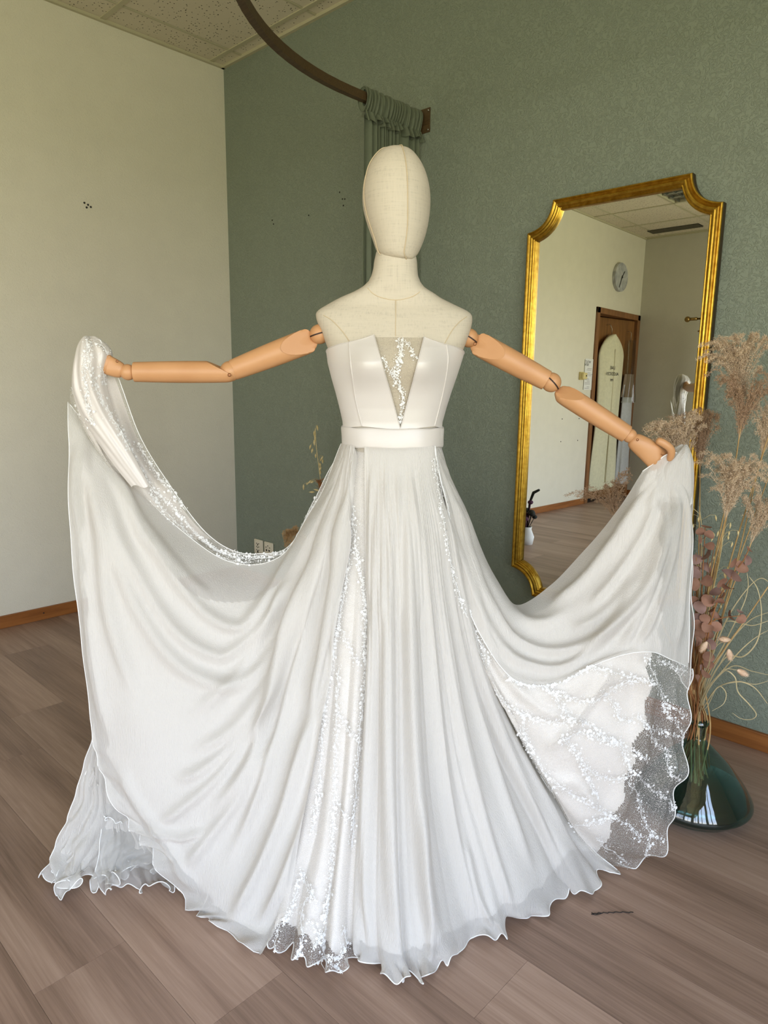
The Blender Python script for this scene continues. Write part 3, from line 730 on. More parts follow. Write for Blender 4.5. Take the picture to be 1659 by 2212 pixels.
# ---- arms
def limb(name, A, B, ra, rb, cutA=None, cutB=None, lipA=False, lipB=False, squash=.92, n=32):
    """tapered limb from A to B; cutX=(plane point, normal) flattens the end into an oblique facet"""
    A, B = np.array(A), np.array(B); ax = (B-A); Ln = np.linalg.norm(ax); ax = ax/Ln
    u = np.cross(ax, [0, 0, 1.0]); u /= np.linalg.norm(u); w = np.cross(u, ax)   # u ~ depth, w ~ up
    ts = np.concatenate([[0, .004], np.linspace(.012, .988, 60), [.996, 1]]); V = []
    for i, t_ in enumerate(ts):
        r0 = ra+(rb-ra)*t_+.0018*math.sin(math.pi*t_)
        if cutA is not None and t_ < .16: r0 *= math.sqrt(max(.04, 1-(1-t_/.16)**2))*.35+.65*min(1, .55+.45*t_/.07)
        if i in (0, len(ts)-1): r0 -= .0016
        for j in range(n):
            a_ = 2*math.pi*j/n; V.append(A+ax*Ln*t_+r0*(math.cos(a_)*u*squash+math.sin(a_)*w))
    V = np.array(V)
    for cut, sgn in ((cutA, 1), (cutB, -1)):
        if cut is None: continue
        p, nn = np.array(cut[0]), np.array(cut[1])/np.linalg.norm(cut[1])
        d = (V-p)@nn; k = d > 0
        V[k] = V[k]-np.outer(d[k]/(ax@nn), ax)
    m = len(ts); F = [(i*n+j, i*n+(j+1) % n, (i+1)*n+(j+1) % n, (i+1)*n+j) for i in range(m-1) for j in range(n)]
    F.append(tuple(range(n-1, -1, -1))); F.append(tuple((m-1)*n+j for j in range(n)))
    return sharp(mk(name, V, F, M_TAN, mq), 28)
M_SLOT = plain('joint_slot', srgb(48, 28, 18), .7)
def joint(name, c, r, slot=None, sc=(1, 1, 1)):
    o = MB().ball((0, 0, 0), r, 28, 18, sc); oo = o.build(name, M_TAN, mq); oo.location = c
    if slot is not None:
        d = np.array(slot)/np.linalg.norm(slot); f = np.array([0, -1.0, 0]); nn = np.cross(d, f)
        V = []; F = []
        for i, a_ in enumerate(np.linspace(-1.25, 1.25, 20)):
            q = (d*math.sin(a_)+f*math.cos(a_))*(r+.0006)
            V += [q+nn*.0016, q-nn*.0016]
        F = [(2*i, 2*i+1, 2*i+3, 2*i+2) for i in range(19)]
        s_ = mk('joint_slot', V, F, M_SLOT, oo)
    return oo
def screw_at(px, py, y, r=.0042):
    p = at(px, py, y); MB().ball(p, r, 12, 8, (1, .4, 1)).build('joint_screw', plain('brass_screw', srgb(140, 92, 56), .35, .5), mq)
# left arm in the picture
YA = .000
LS, LE, LW = at(690, 722, .0), at(497, 802, -.020), at(277, 804, -.045)
ua0, ua1 = at(682, 730, -.002), at(503, 799.5, -.018)
axu = (ua1-ua0)/np.linalg.norm(ua1-ua0)
limb('upper_arm', ua0, ua1, .0285, .0235, cutA=(ua0+axu*.004, np.array([0, -1.0, .05])*.93-axu*.36))
joint('shoulder_joint', LS, .0225, slot=(at(700, 719, 0)-at(680, 725, 0)))
joint('elbow_joint', LE, .0232)
screw_at(495.5, 810, -.0445)
fa0, fa1 = at(515, 803.5, -.022), at(289, 803.5, -.043)
axf = (fa1-fa0)/np.linalg.norm(fa1-fa0)
limb('forearm', fa0, fa1, .0235, .0222, cutA=(fa0+axf*.0+np.array([0, 0, -.010]), np.array([0, -.10, 1.0])*.90-axf*.44))
joint('wrist_joint', at(276, 804, -.045), .0180, sc=(1.0, .95, 1.0))
# right arm
RS, RE, RW = at(1013, 730, .0), at(1191, 826, -.018), at(1360, 941, -.040)
va0, va1 = at(1021, 736, -.002), at(1181, 822, -.016)
axv = (va1-va0)/np.linalg.norm(va1-va0)
limb('upper_arm', va0, va1, .0275, .0232, cutA=(va0+axv*.004, np.array([0, -1.0, .05])*.93-axv*.36))
joint('shoulder_joint', RS, .0215, slot=(at(1004, 727, 0)-at(1024, 740, 0)))
joint('elbow_joint', RE, .0225, slot=(at(1182, 818, 0)-at(1200, 838, 0)))
screw_at(1026, 743, -.030, .004)
fb0, fb1 = at(1203, 842, -.018), at(1354, 938, -.038)
axg = (fb1-fb0)/np.linalg.norm(fb1-fb0)
limb('forearm', fb0, fb1, .0235, .0205, cutA=(fb0+axg*.0, np.array([.30, -.80, .50])*.92-axg*.42))
joint('wrist_joint', RW, .0165)
# hands: one skinned surface with five fingers
def hand(name, chains, mat=M_TAN, lvl=2):
    bm_v, bm_e, rad = [], [], []
    for ch in chains:
        st = ch[0]; prev = None
        for k, (p, r_) in enumerate(ch):
            if k == 0 and isinstance(p, int): prev = p; continue
            bm_v.append(tuple(p)); rad.append(r_)
            if prev is not None: bm_e.append((prev, len(bm_v)-1))
            prev = len(bm_v)-1
    me = bpy.data.meshes.new(name); me.from_pydata(bm_v, bm_e, []); o = bpy.data.objects.new(name, me); link(o, mq); me.materials.append(mat)
    sk = o.modifiers.new('skin', 'SKIN'); sk.use_smooth_shade = True
    for i, sv in enumerate(me.skin_vertices[0].data):
        r_ = rad[i]; sv.radius = r_ if hasattr(r_, '__len__') else (r_, r_); sv.use_root = (i == 0)
    sb = o.modifiers.new('sub', 'SUBSURF'); sb.levels = sb.render_levels = lvl
    return o
A = lambda x, y, d: at(x, y, d)
# right hand: back of the hand faces the camera, thumb on top, fingers curl down and back round the cloth
hand('right_hand', [
    [(A(1362, 946, -.040), .017), (A(1374, 955, -.044), (.019, .023)), (A(1394, 968, -.048), (.018, .027)), (A(1410, 980, -.050), (.015, .027))],
    [(3, 0), (A(1424, 972, -.052), .0105), (A(1440, 984, -.040), .0100), (A(1446, 1004, -.018), .009), (A(1440, 1020, -.004), .0075)],
    [(3, 0), (A(1421, 986, -.056), .0108), (A(1436, 1002, -.044), .0102), (A(1440, 1022, -.018), .009), (A(1432, 1034, -.004), .0078)],
    [(3, 0), (A(1415, 998, -.055), .0105), (A(1428, 1016, -.042), .0098), (A(1430, 1033, -.018), .0088), (A(1422, 1040, -.004), .0075)],
    [(3, 0), (A(1407, 1006, -.050), .0095), (A(1416, 1022, -.038), .0088), (A(1418, 1036, -.018), .0078), (A(1410, 1042, -.006), .0068)],
])
# the thumb is a jointed piece of its own
hand('right_thumb', [[(A(1416, 950, -.070), .0095), (A(1430, 955, -.074), .0098), (A(1444, 964, -.075), .0100), (A(1452, 974, -.072), .0102), (A(1449, 988, -.066), .0088), (A(1443, 996, -.060), .006)]])
screw_at(1377, 950, -.0725, .0032)
hand('left_hand', [
    [(A(270, 804, -.045), .016), (A(257, 799, -.046), (.018, .021)), (A(243, 792, -.048), (.016, .024)), (A(228, 785, -.050), (.013, .024))],
    [(3, 0), (A(216, 767, -.052), .0105), (A(204, 760, -.042), .0098), (A(196, 768, -.024), .009), (A(200, 784, -.014), .0078)],
    [(3, 0), (A(211, 777, -.055), .0108), (A(198, 774, -.044), .0100), (A(190, 784, -.024), .009), (A(195, 799, -.014), .0078)],
    [(3, 0), (A(211, 789, -.054), .0105), (A(199, 789, -.044), .0096), (A(192, 799, -.024), .0088), (A(198, 811, -.014), .0075)],
    [(3, 0), (A(215, 799, -.050), .0095), (A(205, 803, -.040), .0088), (A(200, 812, -.024), .0078), (A(206, 820, -.016), .0068)],
    [(2, 0), (A(234, 778, -.050), .0105), (A(220, 768, -.046), .0100), (A(208, 762, -.040), .0090)],
])
screw_at(253, 780.5, -.068, .003)
# ================================================================== WEDDING DRESS
def satin(name, col, rough=.36):
    t = NT(name); v = t.coord('Object'); n = t.noise(v, 900, 2); n2 = t.noise(v, 60, 3)
    ad = t.n('ShaderNodeMixRGB'); ad.inputs[0].default_value = .3; t.l(n, ad.inputs[1]); t.l(n2, ad.inputs[2])
    b = t.bsdf(col, rough, spec=.75, normal=t.bump(ad.outputs[0], .16, .0012)); b.inputs['Sheen Weight'].default_value = .25
    return t.done(b)
M_SATIN = satin('ivory_satin', srgb(208, 201, 194), .36)
M_LINING = satin('white_satin_lining', srgb(222, 217, 211), .45)
def sheer(name, col, alpha, crinkle=.5, trans=.35, scale=(520, 520, 40)):
    """woven sheer cloth: part threads (diffuse + translucent), part gaps"""
    t = NT(name); v = t.coord('Object', scale); n = t.noise(v, 1.0, 3, .6); n2 = t.noise(t.coord('Object'), 26, 4)
    nm = t.bump(n, crinkle, .0024)
    d = t.n('ShaderNodeBsdfDiffuse'); d.inputs[0].default_value = col; t.l(nm, d.inputs['Normal'])
    tl = t.n('ShaderNodeBsdfTranslucent'); tl.inputs[0].default_value = col; t.l(nm, tl.inputs['Normal'])
    m1 = t.n('ShaderNodeMixShader'); m1.inputs[0].default_value = trans; t.l(d.outputs[0], m1.inputs[1]); t.l(tl.outputs[0], m1.inputs[2])
    tr = t.n('ShaderNodeBsdfTransparent'); lw = t.n('ShaderNodeLayerWeight'); lw.inputs[0].default_value = .35
    mr = t.n('ShaderNodeMapRange'); mr.inputs['To Min'].default_value = alpha; mr.inputs['To Max'].default_value = min(1, alpha+.45)
    t.l(lw.outputs['Facing'], mr.inputs['Value'])
    m2 = t.n('ShaderNodeMixShader'); t.l(mr.outputs[0], m2.inputs[0]); t.l(tr.outputs[0], m2.inputs[1]); t.l(m1.outputs[0], m2.inputs[2])
    return t.done(m2)
M_CHIF = sheer('white_chiffon', srgb(231, 227, 221), .64, .9, .18)
M_CHIF2 = sheer('sheer_back_chiffon', srgb(220, 218, 214), .42, .4, .35)
def net(name, col, alpha, cell=420):
    t = NT(name); v = t.coord('Object'); vo = t.n('ShaderNodeTexVoronoi'); vo.feature = 'DISTANCE_TO_EDGE'; vo.inputs['Scale'].default_value = cell; t.l(v, vo.inputs['Vector'])
    th_ = t.ramp(vo.outputs['Distance'], [(.05, (1, 1, 1)), (.12, (0, 0, 0))])
    mr = t.n('ShaderNodeMapRange'); mr.inputs['To Min'].default_value = alpha*.45; mr.inputs['To Max'].default_value = min(1, alpha*2.0)
    t.l(th_, mr.inputs['Value'])
    d = t.n('ShaderNodeBsdfDiffuse'); d.inputs[0].default_value = col; tl = t.n('ShaderNodeBsdfTranslucent'); tl.inputs[0].default_value = col
    m1 = t.n('ShaderNodeMixShader'); m1.inputs[0].default_value = .4; t.l(d.outputs[0], m1.inputs[1]); t.l(tl.outputs[0], m1.inputs[2])
    tr = t.n('ShaderNodeBsdfTransparent'); m2 = t.n('ShaderNodeMixShader')
    t.l(mr.outputs[0], m2.inputs[0]); t.l(tr.outputs[0], m2.inputs[1]); t.l(m1.outputs[0], m2.inputs[2]); return t.done(m2)
M_NET = net('white_tulle_net', srgb(238, 234, 228), .31, 330)
M_NETB = net('ecru_bodice_net', srgb(200, 190, 172), .30, 520)
M_LACE = plain('white_embroidery_thread', srgb(230, 229, 227), .7, spec=.3)
M_HEM = plain('rolled_white_hem', srgb(238, 237, 234), .7, spec=.2)

wd = tag(empty('wedding_dress', MORG, YAW), 'strapless white chiffon and lace wedding dress, its skirt held out by both mannequin hands', 'dress')

class Sheet:
    """smooth surface through control curves (rows) in the mannequin frame"""
    def __init__(s, curves, nu, nv):
        C = [np.array(c, float) for c in curves]
        uu, vv = np.linspace(0, 1, nu), np.linspace(0, 1, nv)
        R = np.stack([catmull(c, uu) for c in C])                     # k x nu x 3
        s.P = np.stack([catmull(R[:, i], vv) for i in range(nu)], 1)   # nv x nu x 3
        s.nu, s.nv = nu, nv; s.U, s.V = np.meshgrid(uu, vv)
    def normals(s):
        a = np.gradient(s.P, axis=1); b = np.gradient(s.P, axis=0); n = np.cross(a, b)
        n = n/(np.linalg.norm(n, axis=-1, keepdims=True)+1e-12); sg = np.where(n[..., 1:2] > 0, -1, 1)
        if np.mean(n[..., 1]) > 0: n = -n
        return n                                                       # towards the camera on average
    def displace(s, d): s.P = s.P+s.normals()*d[..., None]; return s
    def floor(s, z=.004): s.P[..., 2] = np.maximum(s.P[..., 2], z); return s
    def build(s, name, mat, label=None, keep=None, P=None, parent=None):
        P = s.P if P is None else P; F = gridfaces(s.nv, s.nu)
        if keep is not None: F = F[keep.ravel()[F].all(1)]
        v = P.reshape(-1, 3); used = np.unique(F); mp = -np.ones(len(v), int); mp[used] = np.arange(len(used))
        return mk(name, v[used], mp[F], mat, parent or wd, label=label)
    def back(s, d): return s.P-s.normals()*d*.25+np.array([0, d*.9, 0])
    def pick(s, px, py):
        if not hasattr(s, 'px'): s.px = topx(s.P)
        d = (s.px[..., 0]-px)**2+(s.px[..., 1]-py)**2; return np.unravel_index(np.argmin(d), d.shape)
def A3(c):
    c = [list(q) for q in c]
    if 970 < c[0][1] < 990 and 930 < c[0][0] < 955 or 730 < c[0][0] < 770 and c[0][1] > 970 and c[0][1] < 990: c[0][1] -= 20; c[0][2] = c[0][2]*1.2
    return [at(*q) if len(q) == 3 and not isinstance(q[2], str) else fl(q[0], q[1], .006) for q in c]
def hem_tube(pts, name='rolled_hem', r=.0013, n=None):
    return MB().tube(pts, r, 6).build(name, M_HEM, wd)
def crest(x): return 1.6*np.sqrt(np.sin(x/2)**2+.006)-1
def swag(P, ph, pw, seed, freq):
    """folds that run from the hand to the waist: arcs through both gathering points"""
    x, z = P[..., 0], P[..., 2]
    th_ = np.arctan2(ph[2]-z, (x-ph[0])*np.sign(pw[0]-ph[0]))
    tw = np.arctan2(pw[2]-z, (pw[0]-x)*np.sign(pw[0]-ph[0]))
    q = th_+tw
    return crest(freq*q+1.6*np.sin(q*freq*.31+seed)+seed), q, th_, tw

def ridges(S_, items):
    """sculpt single folds: (pixel polyline, half width px, height m) raised from the smooth surface"""
    px = topx(S_.P); d = np.zeros(px.shape[:2])
    for pts, wd_, amp in items:
        C = catmull(np.array(pts, float), np.linspace(0, 1, 26)); best = np.full(px.shape[:2], 1e9); tb = np.zeros(px.shape[:2])
        for i in range(25):
            a, b_ = C[i], C[i+1]; ab = b_-a; q = np.clip(((px-a)@ab)/(ab@ab+1e-9), 0, 1); dd = np.linalg.norm(px-a-q[..., None]*ab, axis=-1)
            m_ = dd < best; best = np.where(m_, dd, best); tb = np.where(m_, (i+q)/25, tb)
        taper = np.clip(np.minimum(tb, 1-tb)*5, 0, 1); taper = taper*taper*(3-2*taper)
        d += amp*taper*np.exp(-(best/wd_)**2*.9)
    return d
# ---- left chiffon panel (picture left), swept up to the hand
HL, HR, WL_, WR_ = at(196, 770, -.05), at(1450, 985, -.05), at(752, 960, -.05), at(940, 962, -.05)
e = [
 [(737, 978, 0), (680, 1090, .01), (600, 1205, .02), (470, 1202, .02), (300, 1058, .0), (147, 868, -.02)],
 [(742, 979, -.03), (676, 1140, -.04), (592, 1290, -.05), (440, 1270, -.06), (285, 1110, -.05), (147, 930, -.04)],
 [(746, 980, -.04), (682, 1190, -.07), (580, 1385, -.09), (420, 1385, -.10), (262, 1230, -.09), (150, 1070, -.065)],
 [(750, 981, -.05), (690, 1225, -.09), (582, 1465, -.13), (430, 1505, -.14), (270, 1390, -.12), (160, 1260, -.085)],
 [(754, 981, -.055), (700, 1250, -.10), (590, 1530, -.15), (440, 1615, -.17), (285, 1540, -.155), (180, 1440, -.11)],
 [(757, 982, -.06), (708, 1270, -.11), (606, 1565, -.17), (468, 1705, -.20), (322, 1690, -.185), (204, 1615, -.135)],
 [(759, 982, -.06), (712, 1280, -.12), (620, 1592, -.19), (500, 1768, -.22), (372, 1790, -.205), (250, 1742, -.165)],
 [(761, 983, -.062), (716, 1290, -.13), (632, 1612, -.205), (530, 1812, -.24), (425, 1862, -.23), (318, 1828, -.19)],
 [(763, 983, -.063), (720, 1300, -.14), (645, 1632, -.22), (560, 1850, -.265), (487, 1935, -.265), (400, 1952, 'f')],
 [(765, 984, -.065), (724, 1312, -.14), (660, 1652, -.235), (590, 1892, -.29), (535, 1985, -.30), (472, 2003, 'f')],
 [(772, 984, -.068), (734, 1330, -.152), (676, 1684, -.25), (628, 1925, -.32), (594, 2010, -.33), (558, 2064, 'f')],
]
P1 = Sheet([A3(c) for c in e], 170, 230)
g, q, th_, tw = swag(P1.P, HL, WL_, .7, 25.0)
dH = np.linalg.norm(P1.P-HL, axis=-1); dW = np.linalg.norm(P1.P-WL_, axis=-1)
env = np.clip(dH/.25, 0, 1)*np.clip(dW/.30, 0, 1)
up = .12+.88/(1+np.exp((P1.V-.36)*14))                                      # swags live in the upper part
g2 = crest(38*tw+3.0*np.sin(5*tw+1))*.6+.4*crest(71*tw+2*np.sin(9*tw)+1.3)       # pleats fanning out of the waist
fan = (np.clip(1.05-P1.U*1.75, 0, 1)*np.clip((P1.V-.04)*6, 0, 1)+.75*np.clip((P1.V-.56)*3, 0, 1)*P1.U)*np.clip(dW/.12, 0, 1)*(.6+.4*np.sin(7*tw+1))
g3 = crest(19*th_+1.8*np.sin(4*th_))*.7+.3*crest(37*th_+1)          # folds falling from the hand
fall = np.clip((P1.U-.58)*3.2, 0, 1)*np.clip(dH/.15, 0, 1)*np.clip(1.25-P1.V*1.7, .06, 1)*np.clip(P1.V*8, .2, 1)
hemw = np.clip((P1.U-.84)/.16, 0, 1)**2*np.clip((P1.V-.45)*4, 0, 1)
rid1 = ridges(P1, [
 ([(215, 960), (262, 1060), (301, 1150), (343, 1199), (396, 1275), (453, 1332), (510, 1355), (548, 1328), (624, 1226), (668, 1140), (715, 1040)], 13, .020),
 ([(190, 960), (225, 1060), (255, 1150), (290, 1226), (343, 1317), (396, 1378), (453, 1412), (491, 1416), (540, 1378), (605, 1302), (670, 1180), (722, 1050)], 15, .020),
 ([(176, 960), (210, 1080), (244, 1188), (282, 1283), (343, 1388), (403, 1449), (472, 1478), (517, 1478), (567, 1440), (630, 1345), (690, 1200)], 16, .019),
 ([(240, 1010), (290, 1100), (345, 1180), (410, 1255), (470, 1300)], 11, .014),
 ([(168, 930), (190, 1030), (217, 1150), (235, 1302), (262, 1416), (300, 1530)], 15, .018),
 ([(155, 930), (165, 1040), (176, 1160), (190, 1340), (212, 1500), (240, 1610)], 12, .014),
 ([(735, 1040), (700, 1170), (640, 1332), (607, 1446), (580, 1530), (552, 1625), (505, 1700), (440, 1770)], 14, .026),
 ([(742, 1050), (716, 1180), (690, 1260), (658, 1388), (626, 1515), (588, 1650), (540, 1770), (480, 1880)], 13, .024),
 ([(640, 1250), (600, 1320), (548, 1405), (485, 1490), (400, 1550)], 14, .014),
 ([(690, 1240), (630, 1385), (570, 1490), (495, 1580), (396, 1635)], 14, .018),
 ([(640, 1400), (580, 1510), (510, 1600), (434, 1665), (370, 1690)], 13, .016),
 ([(620, 1450), (575, 1540), (484, 1665), (400, 1740), (330, 1790)], 12, .016),
 ([(600, 1580), (532, 1703), (460, 1800), (395, 1885)], 14, .018),
 ([(690, 1500), (650, 1640), (612, 1761), (556, 1890), (490, 2010)], 14, .024),
 ([(712, 1480), (690, 1640), (660, 1770), (608, 1915), (551, 2010)], 11, .018),
 ([(748, 1060), (732, 1200), (712, 1330), (690, 1450), (668, 1560)], 9, .015),
 ([(755, 1040), (744, 1180), (730, 1320), (716, 1450)], 8, .012),
 ([(320, 1780), (360, 1800), (400, 1808), (450, 1790)], 9, .012),
 ([(250, 1640), (290, 1720), (340, 1790), (390, 1870), (430, 1940)], 11, .012),
])
P1.displace(rid1+.006*g*up*env*np.clip(P1.V*7, 0, 1)*np.clip(1.25-1.1*P1.U, .25, 1)+(.004+.008*np.clip(dW/.7, 0, 1))*g2*fan+.008*g3*fall+.0045*vnoise(4, P1.P[..., 0]*16, P1.P[..., 2]*16)*np.clip(dW/.3, 0, 1)+hemw*.014*np.sin(P1.V*120+2*np.sin(P1.V*37)))
P1.floor()
P1.build('skirt_panel', M_CHIF, label='left chiffon skirt panel lifted to the hand')
LIN = P1.back(.011); LIN[..., 2] = np.maximum(LIN[..., 2], .003)
wav = .012*np.sin(P1.V*70+3*np.sin(P1.V*23))
lim = .955-.06*np.clip((P1.V-.5)*6, 0, 1)+wav
P1.build('skirt_lining', M_LINING, keep=(P1.U <= lim) & (P1.V > .105+.02*np.sin(P1.U*12)) & (P1.V < .985), P=LIN)
hem_tube(P1.P[::2, -1], 'rolled_hem', .0009); hem_tube(P1.P[0, ::2], 'lace_seam', .0010)

# ---- centre chiffon panel
def column(pts, yw, pw=1.12):
    pts = [(pts[0][0], pts[0][1]-20)]+list(pts[1:]); h_ = fl(*pts[-1]); yh = h_[1]; y0, y1 = pts[0][1], pts[-1][1]
    return [at(x, y, yw+(yh-yw)*((y-y0)/(y1-y0))**pw) for x, y in pts[:-1]]+[h_+np.array([0, 0, .006])]
k = [
 [(787, 984), (790, 1240), (797, 1400), (788, 1600), (768, 1850), (762, 2000), (764, 2080)],
 [(808, 986), (813, 1240), (817, 1420), (812, 1650), (804, 1900), (806, 2030), (815, 2108)],
 [(826, 987), (835, 1240), (839, 1440), (838, 1680), (840, 1930), (850, 2050), (868, 2122)],
 [(848, 988), (862, 1240), (868, 1450), (872, 1700), (882, 1930), (893, 2040), (908, 2106)],
 [(872, 988), (888, 1240), (899, 1450), (912, 1700), (935, 1910), (952, 2020), (968, 2092)],
 [(893, 987), (914, 1240), (934, 1450), (958, 1680), (998, 1880), (1022, 1980), (1040, 2035)],
 [(910, 986), (938, 1240), (968, 1450), (1010, 1655), (1072, 1850), (1100, 1950), (1120, 2015)],
 [(924, 985), (960, 1240), (998, 1438), (1060, 1630), (1142, 1800), (1180, 1890), (1208, 1952)],
 [(934, 984), (950, 1090), (978, 1240), (1020, 1415), (1096, 1590), (1190, 1765), (1236, 1850), (1272, 1924)],
 [(940, 983), (955, 1085), (985, 1240), (1044, 1420), (1123, 1573), (1230, 1778), (1285, 1845), (1326, 1884)],
]
yw_ = [-.082, -.087, -.090, -.092, -.092, -.090, -.087, -.082, -.078, -.072]
P3 = Sheet([column(c, y_) for c, y_ in zip(k, yw_)], 150, 300)
t_, v_ = P3.U, P3.V
w_ = np.clip(t_*3.5, 0, 1)
wv_ = v_+.045*np.sin(2*math.pi*v_*1.3+.4)+.020*np.sin(2*math.pi*v_*3.1+1)+.012*np.sin(2*math.pi*v_*5.7+2)
m1 = .45+.55*(.5+.5*np.sin(2*math.pi*v_*2.7+1.1+1.2*t_)); m2 = .3+.7*(.5+.5*np.sin(2*math.pi*v_*3.9+.3)); m3 = .2+.8*(.5+.5*np.sin(2*math.pi*v_*4.6+2))
n1 = crest(2*math.pi*(6.1*wv_+.10*t_*np.sin(5*v_)))*m1; n2 = crest(2*math.pi*(15.5*wv_+.3))*m2; n3 = crest(2*math.pi*(33*wv_+.2*np.sin(9*v_)))*m3
d = (.001+.034*t_**1.2)*w_*n1+(.003+.009*t_)*w_*n2*(1-.5*t_)+.0042*n3*np.clip(1.2-t_*1.6, 0, 1)*np.clip(t_*9, 0, 1)
hemw = np.clip((t_-.86)/.14, 0, 1)
rid3 = ridges(P3, [
 ([(822, 1000), (816, 1150), (812, 1340), (806, 1540), (796, 1760), (796, 1940), (806, 2080)], 11, .020),
 ([(848, 1000), (846, 1150), (840, 1340), (838, 1560), (842, 1780), (850, 1960), (868, 2100)], 12, .024),
 ([(872, 1010), (880, 1160), (884, 1340), (890, 1560), (904, 1780), (925, 1960), (960, 2080)], 13, .026),
 ([(892, 1010), (908, 1160), (924, 1340), (944, 1560), (972, 1760), (1010, 1930), (1040, 2020)], 12, .024),
 ([(905, 1010), (928, 1160), (952, 1340), (990, 1560), (1040, 1760), (1090, 1920), (1114, 2000)], 10, .018),
 ([(916, 1010), (945, 1160), (980, 1350), (1034, 1560), (1098, 1760), (1160, 1910)], 10, .018),
 ([(926, 1010), (960, 1170), (1004, 1370), (1070, 1560), (1150, 1740), (1215, 1880)], 10, .016),
 ([(932, 1010), (970, 1180), (1022, 1400), (1096, 1570), (1186, 1740), (1255, 1860)], 8, .012),
 ([(804, 1000), (800, 1150), (800, 1320)], 6, .010), ([(834, 1000), (830, 1180), (826, 1380)], 6, .010), ([(860, 1000), (862, 1180), (864, 1360)], 6, .009), ([(884, 1000), (896, 1180), (906, 1360)], 6, .009),
 ([(905, 1700), (912, 1880), (926, 2020), (930, 2090)], 8, .014), ([(1000, 1800), (1030, 1930), (1070, 2010)], 8, .012),
])
P3.displace(rid3+d*.55+hemw**2*.013*np.sin(v_*85+2.5*np.sin(v_*19)))
P3.P[..., 0] += hemw**3*.008*np.sin(v_*64+1); P3.P[..., 1] += hemw**3*.024*(vnoise(21, v_*15)+.35*np.sin(v_*47+1)); P3.floor(.004)
bump = hemw*.012*(1+np.sin(v_*95+2*np.sin(v_*31)))*np.clip(1-(t_-.93)/.07*0, 0, 1); P3.P[..., 2] += bump*.6
P3.build('skirt_panel', M_CHIF, label='centre chiffon skirt panel with fine pleats')
LIN = P3.back(.012); LIN[..., 2] = np.maximum(LIN[..., 2], .003)
lim = .895+.014*np.sin(v_*60+3*np.sin(v_*17))-.035*v_-.02*np.exp(-((v_-.45)/.12)**2)
P3.build('skirt_lining', M_LINING, keep=(t_ <= lim), P=LIN)
hem_tube(P3.P[:, -1]); hem_tube(P3.P[-1, ::2], 'lace_seam', .0011)

# ---- front lace godet between the left and centre panels
lg = [
 [(764, 985), (728, 1200), (696, 1400), (664, 1640), (640, 1800), (606, 1930), (574, 2058)],
 [(768, 985), (744, 1200), (722, 1400), (698, 1640), (674, 1800), (636, 1930), (604, 2068)],
 [(774, 985), (757, 1210), (741, 1420), (720, 1660), (702, 1830), (672, 1960), (645, 2085)],
 [(780, 985), (771, 1220), (760, 1430), (744, 1660), (726, 1850), (706, 1980), (690, 2108)],
 [(787, 985), (784, 1240), (780, 1430), (766, 1660), (746, 1860), (734, 2000), (732, 2116)],
 [(800, 985), (810, 1240), (818, 1430), (808, 1640), (790, 1860), (780, 2000), (776, 2096)],
]
P2 = Sheet([[p+np.array([0, .012, 0]) for p in column(c, y_)] for c, y_ in zip(lg, [-.068, -.072, -.075, -.078, -.080, -.082])], 150, 110)
t_, v_ = P2.U, P2.V
P2.displace(-.012*t_*(1-np.clip(v_*6, 0, 1))-.012*t_*(1-np.clip((1-v_)*7, 0, 1))+.014*t_*np.clip(t_*2-.2, 0, 1)*(2*np.abs(np.sin(math.pi*(3.1*v_+.2*np.sin(3*t_)+.1)))-1)+np.clip((t_-.85)/.15, 0, 1)**2*.012*np.sin(v_*38)).floor(.004)
P2.P[..., 2] += np.clip((t_-.9)/.1, 0, 1)*.010*(1+np.sin(v_*44+1))*.6
P2.build('lace_godet', M_NET, label='narrow front insert of net and floral lace')
LIN = P2.back(.010); LIN[..., 2] = np.maximum(LIN[..., 2], .003)
P2.build('satin_underlay', M_LINING, keep=(t_ <= .945+.012*np.sin(v_*26)), P=LIN)
hem_tube(P2.P[:, -1])

# ---- right chiffon panel, swept up to the right hand
r = [
 [(950, 975, 0), (1000, 1120, .01), (1060, 1250, .02), (1113, 1306, .03), (1190, 1262, .03), (1262, 1188, .02), (1332, 1105, -.01), (1388, 1018, -.045)],
 [(949, 977, -.02), (1004, 1150, -.02), (1068, 1288, -.04), (1128, 1346, -.045), (1212, 1318, -.05), (1290, 1228, -.05), (1360, 1110, -.055), (1414, 1000, -.060)],
 [(947, 979, -.03), (1005, 1180, -.05), (1070, 1332, -.075), (1148, 1400, -.085), (1245, 1372, -.09), (1330, 1268, -.085), (1400, 1118, -.075), (1440, 982, -.062)],
 [(945, 980, -.04), (1003, 1202, -.06), (1074, 1372, -.10), (1162, 1438, -.11), (1270, 1408, -.12), (1370, 1308, -.11), (1438, 1140, -.085), (1466, 980, -.056)],
 [(941, 982, -.05), (998, 1228, -.08), (1080, 1418, -.12), (1176, 1464, -.13), (1296, 1420, -.135), (1402, 1364, -.125), (1466, 1210, -.09), (1487, 1005, -.050)],
 [(938, 983, -.055), (993, 1245, -.09), (1084, 1436, -.13), (1182, 1473, -.14), (1300, 1424, -.145), (1400, 1395, -.135), (1474, 1340, -.10), (1492, 1160, -.058)],
 [(937, 983, -.06), (990, 1262, -.10), (1088, 1450, -.138), (1190, 1480, -.145), (1303, 1428, -.15), (1398, 1408, -.14), (1448, 1424, -.115), (1488, 1442, -.085)],
]
P5 = Sheet([A3(c) for c in r], 180, 170)
g, q, th_, tw = swag(P5.P, HR, WR_, 2.1, 24.0)
dH = np.linalg.norm(P5.P-HR, axis=-1); dW = np.linalg.norm(P5.P-WR_, axis=-1)
g3 = crest(21*th_+1.8*np.sin(4*th_)+.6)*.7+.3*crest(41*th_+1)
g2 = crest(36*tw+2.5*np.sin(6*tw+1))*.6+.4*crest(65*tw+1.3)
